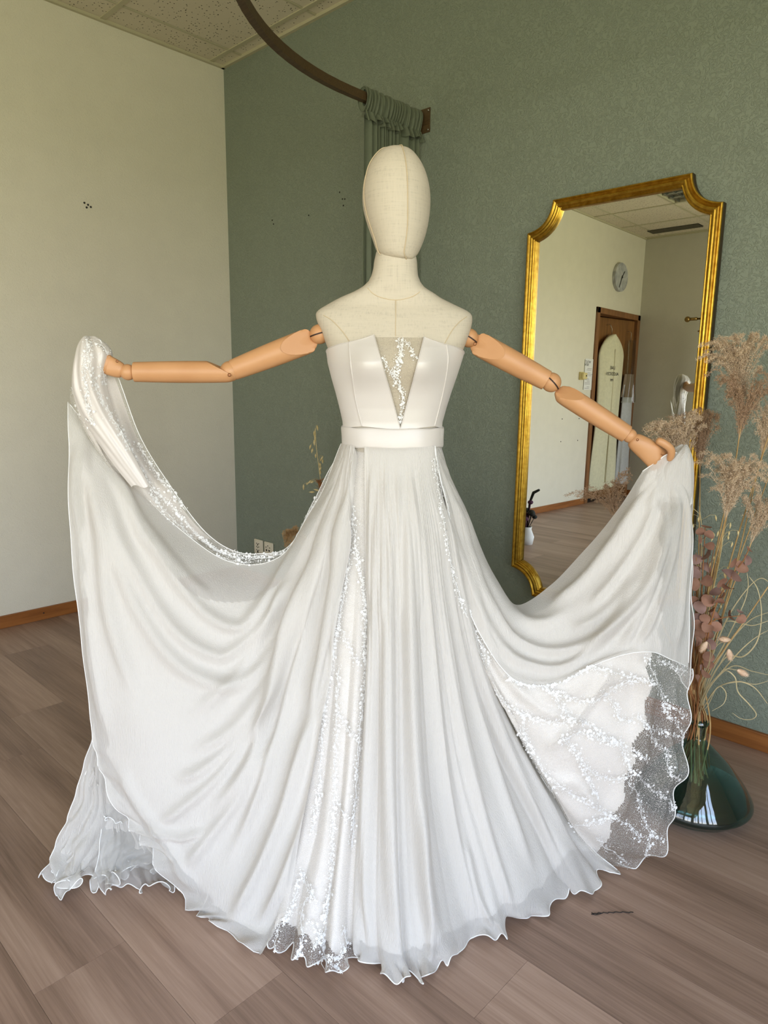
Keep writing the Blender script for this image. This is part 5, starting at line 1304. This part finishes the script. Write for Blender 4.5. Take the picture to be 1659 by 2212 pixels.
MB().lathe([(prof[0][0]+.008*math.cos(a)-.002, zl-.010+.010*math.sin(a)) for a in np.linspace(0, 2*math.pi, 13)], 48).build('rolled_lip', M_TEALD, vz)
zi = at(1600, 1770, VY)[2]
lq = [(0.001, .012), (rb*.55, .010), (rb*.86, .022), (np.interp(.05, pr[::-1, 1], pr[::-1, 0])*.96, .05), (np.interp(.075, pr[::-1, 1], pr[::-1, 0])*.96, .075), (0.001, .075)]
MB().lathe(lq, 56).build('thick_glass_base', M_TEALD, vz)

def plant_mat(name, c1, c2, sc=40, rough=.8, trans=0.0):
    t = NT(name); n = t.noise(t.coord('Object'), sc, 3); c = t.ramp(n, [(.3, c1), (.7, c2)])
    return t.done(t.bsdf(c, rough, spec=.2))
M_PLUME = plant_mat('dried_plume_fluff', srgb(192, 166, 136), srgb(218, 196, 166), 120)
M_PLUMED = plant_mat('dark_plume_fluff', srgb(156, 126, 98), srgb(188, 158, 128), 120)
M_STEM = plant_mat('straw_stem', srgb(172, 138, 88), srgb(200, 168, 116), 30)
M_BSTEM = plant_mat('brown_stem', srgb(128, 84, 52), srgb(166, 116, 74), 30)
M_BLADE = plant_mat('dry_grass_blade', srgb(168, 152, 112), srgb(196, 180, 140), 14)
M_EUC = plant_mat('dried_mauve_leaf', srgb(136, 98, 80), srgb(168, 128, 108), 26)
M_EUCG = plant_mat('dried_grey_mauve_leaf', srgb(136, 106, 98), srgb(166, 134, 124), 26)
M_TAIL = plant_mat('bunny_tail_fluff', srgb(214, 180, 146), srgb(236, 210, 184), 60)
M_OAT = plant_mat('oat_husk', srgb(198, 178, 124), srgb(228, 210, 160), 60)
NECK = at(1503, 1556, VY)
def root_pt(rr): a = rr.uniform(0, 6.28); return np.array([xc_+.045*math.cos(a)*rr.random(), VY+.045*math.sin(a), .09+rr.uniform(0, .05)])
def stem_path(rr, px, n=30):
    """px: (x, y, depth) from the neck upwards; continues down into the vase"""
    nk = np.array([xc_+rr.uniform(-.022, .022), VY+rr.uniform(-.022, .022), NECK[2]+.0])
    P = [root_pt(rr), nk]+[at(*q) for q in px]
    return catmull(np.array(P), np.linspace(0, 1, n))
def local(o): o.location = MORG; o.rotation_euler = (0, 0, YAW); return o
def plume(px, base_i, length, width, seed, label, mat, nbr=34, droop=.5, lean=(0, 0), dens=1.0):
    rr = random.Random(seed); o = tag(local(empty('dried_plume')), label, 'dried plant', 'feathery plumes in the vase')
    P = stem_path(rr, px); MB().tube(P, np.linspace(.0026, .0012, len(P)), 6).build('stem', M_STEM, o)
    tip = P[-1]; d0 = P[-1]-P[-6]; d0 = d0/np.linalg.norm(d0); m = MB()
    u = np.cross(d0, [0, 1.0, 0]); u /= np.linalg.norm(u); w = np.cross(d0, u)
    verts = []; faces = []
    nbr = int(nbr*1.35)
    for k in range(nbr):
        f = k/nbr; st = tip-d0*length*.30*(1-f)*.9+d0*length*.12*f
        a = rr.uniform(0, 2*math.pi); out = (math.cos(a)*u+.55*math.sin(a)*w); L_ = length*rr.uniform(.55, .98)*(1-.25*f)
        sp = width/length*rr.uniform(.4, 1.15)
        q0, q1 = st, st+(d0*.55+out*sp*.35)*L_; q2 = st+(d0*.95+out*sp*.95)*L_; q3 = st+(d0*(1.02-droop*rr.uniform(.1, .45))+out*sp*(1.25+.3*droop))*L_+np.array([lean[0], 0, lean[1]])*L_
        br = catmull(np.array([q0, q1, q2, q3]), np.linspace(0, 1, 16)); m.tube(br, .00045, 3, False)
        ns_ = int(230*dens*L_/.17)
        for s_ in range(ns_):
            g_ = rr.uniform(.12, 1); c = catmull(br, [g_])[0]+np.array([rr.gauss(0, .0030) for _ in range(3)])
            for _ in range(2):
                dd = np.array([rr.gauss(0, 1) for _ in range(3)])+d0*.5; dd = dd/np.linalg.norm(dd)*rr.uniform(.003, .0072)
                e_ = np.cross(dd, [rr.random()-.5, rr.random()-.5, rr.random()-.5]); e_ = e_/(np.linalg.norm(e_)+1e-9)*.00075
                b0 = len(verts); verts += [c-e_, c+e_, c+dd]; faces.append((b0, b0+1, b0+2))
    m.add(verts, faces); m.build('plume', mat, o, smooth=False, kind='stuff'); return o
plume([(1512, 1420, .20), (1545, 1200, .22), (1588, 1000, .24), (1603, 880, .25), (1600, 850, .25)], 0, .200, .085, 1, 'tallest tan plume, a broad fan right of the mirror frame', M_PLUME, 46, .35, (-.1, 0), 1.0)
plume([(1515, 1420, .18), (1550, 1220, .17), (1580, 1060, .16), (1596, 950, .16), (1602, 915, .16)], 0, .175, .105, 2, 'tan plume with curled side sprays below the tallest plume', M_PLUMED, 30, .9, (.12, 0), .95)
plume([(1512, 1400, .14), (1535, 1250, .12), (1560, 1150, .11), (1574, 1090, .10)], 0, .165, .085, 3, 'tan plume in the middle, below the two tall plumes', M_PLUME, 44, .5, (.0, 0), 1.0)
plume([(1505, 1400, .24), (1509, 1200, .28), (1512, 1060, .30), (1511, 985, .31)], 0, .165, .060, 4, 'brown plume standing in front of the gold mirror frame', M_PLUMED, 36, .35, (-.15, 0), 1.0)
plume([(1530, 1440, .16), (1575, 1290, .14), (1612, 1200, .13), (1632, 1150, .13)], 0, .150, .085, 5, 'plume leaning right and cut by the picture edge, above the pink leaves', M_PLUME, 30, .5, (.2, 0), .9)
plume([(1497, 1400, .22), (1494, 1200, .24), (1484, 1080, .25), (1472, 1010, .25)], 0, .185, .085, 6, 'round tan plume behind the right hand, in front of the mirror glass', M_PLUME, 48, .35, (-.10, 0), 1.0)
plume([(1470, 1440, .22), (1400, 1280, .26), (1348, 1170, .28), (1326, 1105, .28)], 0, .125, .085, 8, 'dark small plume leaning left in front of the mirror, above the dress swag', M_PLUMED, 24, .3, (-.1, 0), .8)
plume([(1530, 1440, .20), (1585, 1240, .20), (1632, 1040, .20), (1650, 965, .20)], 0, .14, .07, 7, 'plume at the right picture edge beside the curled sprays', M_PLUME, 24, .8, (.15, 0), .9)

# eucalyptus: stems with round dried leaves, each leaf its own part
def leaf_mesh(r_, seed):
    rr = random.Random(seed); V = []; F = []; nr, na = 4, 12
    V.append((0, 0, 0))
    for i in range(1, nr+1):
        for j in range(na):
            a = 2*math.pi*j/na; q = i/nr; rad = r_*q*(1+.10*math.cos(a)+.04*math.sin(3*a+seed))
            V.append((rad*math.cos(a)+r_, rad*math.sin(a)*.92, .30*r_*q*q*math.sin(a)**2*(1 if seed % 2 else -1)+.12*r_*q*q*math.cos(2*a+seed)))
    V[0] = (r_, 0, 0)
    for j in range(na): F.append((0, 1+j, 1+(j+1) % na))
    for i in range(nr-1):
        for j in range(na): F.append((1+i*na+j, 1+(i+1)*na+j, 1+(i+1)*na+(j+1) % na, 1+i*na+(j+1) % na))
    return V, F
def eucalyptus(px, leaves, seed, label, y0):
    rr = random.Random(seed); o = tag(local(empty('eucalyptus_stem')), label, 'dried plant')
    P = stem_path(rr, px); MB().tube(P, np.linspace(.0028, .0010, len(P)), 6).build('stem', M_BSTEM, o)
    for i, (x, y, s_) in enumerate(leaves):
        c = at(x, y, y0+rr.uniform(-.02, .02)); V, F = leaf_mesh(.0140*s_, seed+i)
        base = P[np.argmin(np.linalg.norm(P-c, axis=1))]; d = c-base; L_ = np.linalg.norm(d)
        d = d/(L_+1e-9); fz = np.array([rr.uniform(-.5, .5), -1.0, rr.uniform(-.2, .9)]); z_ = fz-d*(fz@d); z_ = z_/np.linalg.norm(z_); y_ = np.cross(z_, d)
        Mt = Matrix(((d[0], y_[0], z_[0], 0), (d[1], y_[1], z_[1], 0), (d[2], y_[2], z_[2], 0), (0, 0, 0, 1)))
        mo = c-d*.0140*s_
        VV = [tuple(mo+np.array(Mt.to_3x3() @ Vector(v))) for v in V]
        m = MB().add(VV, F)
        if L_ > .0140*s_: m.tube([base, mo, mo+d*.005], .0007, 4)
        m.build('leaf', M_EUC if rr.random() < .65 else M_EUCG, o)
eucalyptus([(1508, 1470, .15), (1511, 1380, .13), (1516, 1280, .12), (1520, 1200, .12), (1524, 1135, .12)],
  [(1526, 1139, 1), (1514, 1149, .85), (1531, 1155, .95), (1514, 1165, .9), (1531, 1180, 1.0), (1527, 1200, 1.35), (1506, 1207, 1.1), (1523, 1225, 1.35), (1503, 1240, 1.15), (1505, 1262, 1.35), (1526, 1255, 1.2), (1500, 1225, .9), (1518, 1290, 1.1), (1500, 1298, 1.0)], 31, 'eucalyptus stem with brown round leaves, upright beside the dress edge', .115)
eucalyptus([(1512, 1480, .13), (1526, 1390, .10), (1546, 1310, .08), (1578, 1250, .08), (1606, 1210, .08), (1618, 1185, .08)],
  [(1615, 1209, 1.15), (1600, 1226, 1.35), (1587, 1217, 1.1), (1573, 1240, 1.3), (1588, 1247, 1.15), (1559, 1258, 1.25), (1572, 1271, 1.2), (1546, 1281, 1.2), (1532, 1297, 1.3), (1551, 1299, 1.15), (1541, 1317, 1.0), (1618, 1188, .8), (1560, 1288, .9)], 32, 'eucalyptus stem with mauve round leaves leaning right', .08)
eucalyptus([(1508, 1500, .14), (1514, 1450, .12), (1522, 1400, .10), (1530, 1350, .09), (1560, 1335, .08), (1600, 1330, .08)],
  [(1512, 1314, 1.3), (1558, 1340, 1.15), (1578, 1331, 1.15), (1602, 1337, 1.05), (1598, 1322, .7), (1547, 1329, .95), (1507, 1336, 1.1), (1509, 1350, 1.1), (1528, 1355, 1.2), (1545, 1354, 1.15), (1514, 1369, 1.2), (1510, 1386, 1.1), (1535, 1392, 1.1), (1530, 1417, 1.15), (1528, 1433, 1.15), (1516, 1445, 1.0), (1523, 1456, 1.05), (1509, 1466, .9), (1524, 1336, 1.0), (1534, 1370, 1.0)], 33, 'lowest eucalyptus stem, its curled brown leaves bunched above the vase neck', .09)
# bunny tail grasses
def bunny(px, axis, label, seed):
    rr = random.Random(seed); o = tag(local(empty('bunny_tail_grass')), label, 'dried plant')
    P = stem_path(rr, px); MB().tube(P, .0009, 5).build('stem', M_BLADE, o)
    c = P[-1]; d = np.array([axis[0], 0, axis[1]]); d = d/np.linalg.norm(d); L_, R_ = .030, .0075; V = []; F = []
    u = np.cross(d, [0, 1.0, 0]); w = np.array([0, 1.0, 0])
    m = MB(); n = 14
    V = []
    for i in range(11):
        f = i/10; r_ = R_*math.sin(math.pi*(f*.92+.04))**.7
        for j in range(n): a = 2*math.pi*j/n; V.append(c+d*L_*f+r_*(math.cos(a)*u+math.sin(a)*w))
    F = [(i*n+j, i*n+(j+1) % n, (i+1)*n+(j+1) % n, (i+1)*n+j) for i in range(10) for j in range(n)]
    m.add(V, F)
    for _ in range(420):
        f = rr.random(); a = rr.uniform(0, 6.28); r_ = R_*math.sin(math.pi*(f*.92+.04))**.7; o_ = math.cos(a)*u+math.sin(a)*w
        p = c+d*L_*f+o_*r_; q = p+(o_*.6+d*.9)*rr.uniform(.003, .007); e_ = np.cross(o_, d)*.0003; m.add([p-e_, p+e_, q], [(0, 1, 2)])
    m.build('fluffy_head', M_TAIL, o, smooth=True)
bunny([(1520, 1480, .12), (1545, 1400, .07), (1578, 1382, .06)], (-1, .05), 'bunny tail grass lying level, highest of the four', 1)
bunny([(1510, 1490, .12), (1532, 1430, .07), (1534, 1398, .055), (1527, 1386, .05)], (-.5, -1), 'bunny tail grass drooping in front of the brown leaves', 2)
bunny([(1520, 1500, .12), (1560, 1425, .06), (1574, 1402, .05)], (.25, -1), 'bunny tail grass hanging straight down, middle of the right side', 3)
bunny([(1520, 1510, .12), (1560, 1450, .06), (1592, 1447, .05)], (1, -.5), 'lowest and palest bunny tail grass, pointing down to the right', 4)
# long grass blades and stalks
def blade(px, label, seed, wmax=.0032, mat=None, thick=None):
    rr = random.Random(seed); o = tag(local(empty('grass_blade' if thick is None else 'dried_stalk')), label, 'dried plant', 'long dry blades and stalks in the vase')
    P = stem_path(rr, px, 60)
    if thick: MB().tube(P, np.linspace(thick, thick*.6, len(P)), 6).build('stalk', mat or M_STEM, o); return
    V = []; n = len(P); T_ = np.gradient(P, axis=0)
    for i in range(n):
        t_ = T_[i]/np.linalg.norm(T_[i]); sd = np.cross(t_, [.3*math.sin(i*.12+seed), 1.0, .25]); sd = sd/np.linalg.norm(sd); wv = wmax*(.35+.65*math.sin(math.pi*min(1, .15+i/n*.85)))*.5
        nn = np.cross(sd, t_)*wv*.35; V += [P[i]-sd*wv, P[i]+nn, P[i]+sd*wv]
    F = [q for i in range(n-1) for q in ((3*i, 3*i+1, 3*i+4, 3*i+3), (3*i+1, 3*i+2, 3*i+5, 3*i+4))]
    mk('blade', V, F, mat or M_BLADE, o)
blade([(1518, 1530, .15), (1545, 1490, .10), (1588, 1472, .06), (1628, 1484, .05), (1658, 1520, .05)], 'grass blade arching low over the baseboard to the right edge', 1, .0042)
blade([(1520, 1510, .14), (1560, 1452, .07), (1587, 1462, .05), (1594, 1494, .05), (1618, 1521, .05), (1634, 1543, .05), (1623, 1554, .05), (1600, 1552, .05), (1582, 1540, .05)], 'looping grass blade that curls back under the lowest bunny tail', 2, .003)
blade([(1522, 1525, .14), (1552, 1484, .09), (1596, 1473, .07), (1632, 1478, .06), (1668, 1468, .06)], 'nearly level grass blade below the lowest bunny tail', 3, .0035)
blade([(1520, 1500, .16), (1560, 1450, .12), (1605, 1400, .10), (1640, 1372, .10), (1668, 1358, .10)], 'straight grass blade rising to the right edge below the curled ones', 4, .0036)
blade([(1530, 1480, .16), (1568, 1420, .14), (1606, 1418, .12), (1636, 1384, .10), (1645, 1326, .10), (1637, 1274, .10), (1619, 1246, .10)], 'tall hooked grass blade curling over at the far right', 5, .004)
blade([(1525, 1470, .16), (1565, 1390, .14), (1605, 1308, .13), (1616, 1268, .12), (1614, 1238, .12)], 'wavy grass blade just left of the tall hooked one', 6, .004)
blade([(1520, 1460, .16), (1545, 1370, .14), (1569, 1343, .10), (1596, 1345, .09), (1627, 1351, .09), (1668, 1338, .09)], 'flat grass blade running right from the brown eucalyptus leaves', 7, .0036)
blade([(1525, 1530, .14), (1550, 1484, .10), (1568, 1496, .09), (1563, 1520, .09), (1538, 1536, .09)], 'thin short tendril hanging beside the vase neck', 8, .0028)
blade([(1530, 1470, .20), (1575, 1390, .22), (1620, 1340, .22), (1668, 1320, .22)], 'pale grass blade behind, rising to the right edge', 9, .004)
blade([(1530, 1490, .17), (1580, 1440, .16), (1625, 1450, .15), (1668, 1460, .14)], 'grass blade level with the lowest bunny tail, running right', 10, .0032)
blade([(1520, 1480, .2), (1560, 1360, .2), (1600, 1290, .2), (1640, 1250, .2), (1668, 1262, .2)], 'grass blade behind the mauve leaves, tip bent at the right edge', 11, .004)
blade([(1517, 1480, .15), (1566, 1400, .12), (1606, 1345, .11), (1668, 1255, .10)], 'thick reddish straw stalk slanting to the right edge', 12, mat=M_STEM, thick=.0026)
blade([(1512, 1400, .19), (1560, 1270, .19), (1588, 1177, .19), (1630, 1040, .19), (1662, 935, .19)], 'long straw stalk rising past the middle plume, left of the pair', 13, mat=M_STEM, thick=.0026)
blade([(1514, 1420, .21), (1565, 1290, .21), (1606, 1180, .21), (1664, 1020, .21)], 'long straw stalk rising past the middle plume, right of the pair', 14, mat=M_STEM, thick=.0024)
blade([(1508, 1400, .18), (1536, 1270, .17), (1560, 1160, .16), (1567, 1120, .16)], 'straw stalk under the middle plume', 15, mat=M_STEM, thick=.0022)
rr = random.Random(77); mbu = MB(); mbu2 = MB()
for k_ in range(60):
    x1 = rr.uniform(1486, 1550); y1 = rr.uniform(1170, 1450); yb_ = rr.uniform(.10, .24)
    P = stem_path(rr, [(1498+rr.uniform(-8, 10)+(x1-1510)*.15, 1490, .16), ((1500+x1)/2+rr.uniform(-4, 4), (1480+y1)/2, (.16+yb_)/2), (x1, y1, yb_)], 24)
    (mbu if k_ % 3 else mbu2).tube(P, np.linspace(.0015, .0009, len(P)), 5)
sb = tag(local(empty('dried_stalk_bundle')), 'crowded bundle of thin brown dry stalks standing in the vase neck', 'dried plant'); sb['kind'] = 'stuff'
mbu.build('brown_stalks', M_BSTEM, sb, kind='stuff'); mbu2.build('straw_stalks', M_STEM, sb, kind='stuff')
# wild oat sprays
def oat(px, n, seed, label, spread=.03):
    rr = random.Random(seed); o = tag(local(empty('wild_oat_spray')), label, 'dried plant')
    P = stem_path(rr, px) if len(px[0]) == 3 and px[0][2] < 1 else catmull(np.array([at(*q) for q in px]), np.linspace(0, 1, 30))
    MB().tube(P, .0009, 5).build('stem', M_OAT, o)
    for k in range(n):
        i = int(len(P)*(.55+.44*k/n)); b_ = P[min(i, len(P)-1)]; d = np.array([rr.choice((-1, 1))*rr.uniform(.3, 1), rr.uniform(-.5, .5), rr.uniform(-.2, .7)])*spread
        c = b_+d; L_ = rr.uniform(.012, .018); ax_ = np.array([rr.uniform(-.3, .3), 0, -1.0]); ax_ = ax_/np.linalg.norm(ax_)
        m = MB().tube([b_, b_+d*.6+np.array([0, 0, .006]), c], .0004, 4)
        q = np.linspace(0, 1, 7); m.tube([c+ax_*L_*t_ for t_ in q], [.0003, .0016, .0024, .0024, .0017, .0009, .0002], 6).build('oat_husk', M_OAT, o)
oat([(1505, 1420, .16), (1512, 1260, .14), (1516, 1150, .13), (1512, 1105, .13)], 16, 5, 'wild oat spray behind the upright brown leaves', .035)
oat([(1512, 1420, .17), (1540, 1280, .15), (1558, 1190, .14), (1562, 1140, .14)], 16, 6, 'wild oat spray between the two eucalyptus stems', .035)

# ================================================================== SMALL DRIED BUNCH BEHIND THE DRESS (left)
BY = 1.80
bx = at(680, 1180, BY)
bw = MORG+RH*bx[0]+FH*BY
sv = tag(empty('small_floor_vase', (bw[0], bw[1], 0)), 'slim pale floor vase hidden behind the dress by the green wall', 'vase')
MB().lathe([(0.001, .0), (.07, .0), (.085, .03), (.09, .15), (.06, .30), (.035, .36), (.04, .40), (.036, .40), (.03, .36), (.05, .30), (.001, .02)], 40).build('vase_body', plain('pale_stoneware', srgb(190, 180, 160), .6), sv)
def path3(pts, n=30): return catmull(np.array([np.array([bx[0], BY, .03]), np.array([bx[0], BY, .38])]+[at(*q) for q in pts]), np.linspace(0, 1, n))
o = tag(local(empty('wild_oat_spray')), 'pale wild oat stem against the green wall left of the dress waist', 'dried plant')
P = path3([(697, 1090, BY), (690, 1020, BY), (684, 970, BY), (681, 925, BY)]); MB().tube(P, .0017, 6).build('stem', M_OAT, o)
rr = random.Random(4)
for (x, y, dx, dy) in [(685, 918, 1, 8), (679, 930, 0, 9), (681, 940, 0, 9), (679, 949, 0, 9), (672, 960, -2, 7), (676, 968, -2, 7), (682, 980, 0, 6), (698, 985, -4, 7), (697, 992, 0, 6), (691, 1000, 1, 6), (694, 1008, -3, 7), (692, 1016, 0, 6), (656, 1046, 0, 8), (665, 1043, -2, 3), (673, 1037, -5, 5), (678, 1040, -5, 2), (680, 1063, -8, 0), (690, 1060, -8, -2)]:
    a_, b_ = at(x, y, BY), at(x+dx, y+dy, BY); i = np.argmin(np.linalg.norm(P-a_, axis=1)); q = np.linspace(0, 1, 6)
    MB().tube([P[max(0, i-1)], (P[i]+a_)/2+np.array([0, 0, .006]), a_], .0006, 4).tube([a_+(b_-a_)*1.6*t_ for t_ in q], [.0006, .0042, .0056, .005, .003, .0004], 6).build('oat_husk', M_OAT, o)
o = tag(local(empty('dried_leaf_spike')), 'brown dried seed spike beside the pale oat stem, behind the dress', 'dried plant')
P = path3([(700, 1100, BY-.02), (694, 1060, BY-.02), (690, 1040, BY-.02)]); m = MB().tube(P, .002, 6); m.build('stem', M_BSTEM, o); m = MB()
for k in range(90):
    f = rr.uniform(.72, 1); c = catmull(P, [f])[0]; d = np.array([rr.gauss(0, .6), rr.gauss(0, .6), 1])*rr.uniform(.012, .024); e_ = np.array([.003, 0, 0]); m.add([c-e_, c+e_, c+d], [(0, 1, 2)])
m.build('seed_head', M_BSTEM, o, smooth=False, kind='stuff')
o = tag(local(empty('nodding_grass_head')), 'round nodding tan grass head left of the dress, above the wall sockets', 'dried plant')
P = path3([(676, 1190, BY-.05), (668, 1160, BY-.08)]); MB().tube(P, .002, 6).build('stem', M_STEM, o); m = MB(); b0 = P[-1]
for k in range(70):
    t_ = rr.uniform(-.5, 1.0); e_ = [at(676-18*rr.random(), 1200, BY-.08), at(650-10*t_, 1150+14*rr.random(), BY-.08), at(632-14*rr.random()+18*t_, 1142+16*rr.random()-8*t_, BY-.08), at(616+rr.uniform(-3, 14), 1150+rr.uniform(2, 34), BY-.08)]
    br = catmull(np.array(e_), np.linspace(0, 1, 14)); m.tube(br, .0009, 3, False)
    for s_ in range(26):
        c = catmull(br, [rr.uniform(.15, 1)])[0]; dd = np.array([rr.gauss(0, 1) for _ in range(3)])*.0045; e2 = np.array([.0008, 0, .0008]); m.add([c-e2, c+e2, c+dd], [(0, 1, 2)])
m.build('plume', plant_mat('tan_grass_fluff', srgb(168, 132, 86), srgb(196, 160, 112), 60), o, smooth=False, kind='stuff')
# a dark thread on the floor
th2 = [(2.992, -1.094), (3.003, -1.078), (3.018, -1.062), (3.036, -1.042), (3.060, -1.020)]
P = catmull(np.array([(x, y, .0012) for x, y in th2]), np.linspace(0, 1, 24)); P[:, 0] += .002*np.sin(np.arange(24)*1.9); m = MB().tube(P, .0009, 5)
P2_ = catmull(np.array([(2.990, -1.088, .0012), (2.999, -1.090, .0012), (3.008, -1.075, .0012)]), np.linspace(0, 1, 12)); m.tube(P2_, .0008, 5)
tag(m.build('dark_thread', M_BLACK), 'short dark thread lying on the floor right of the dress hem', 'thread')
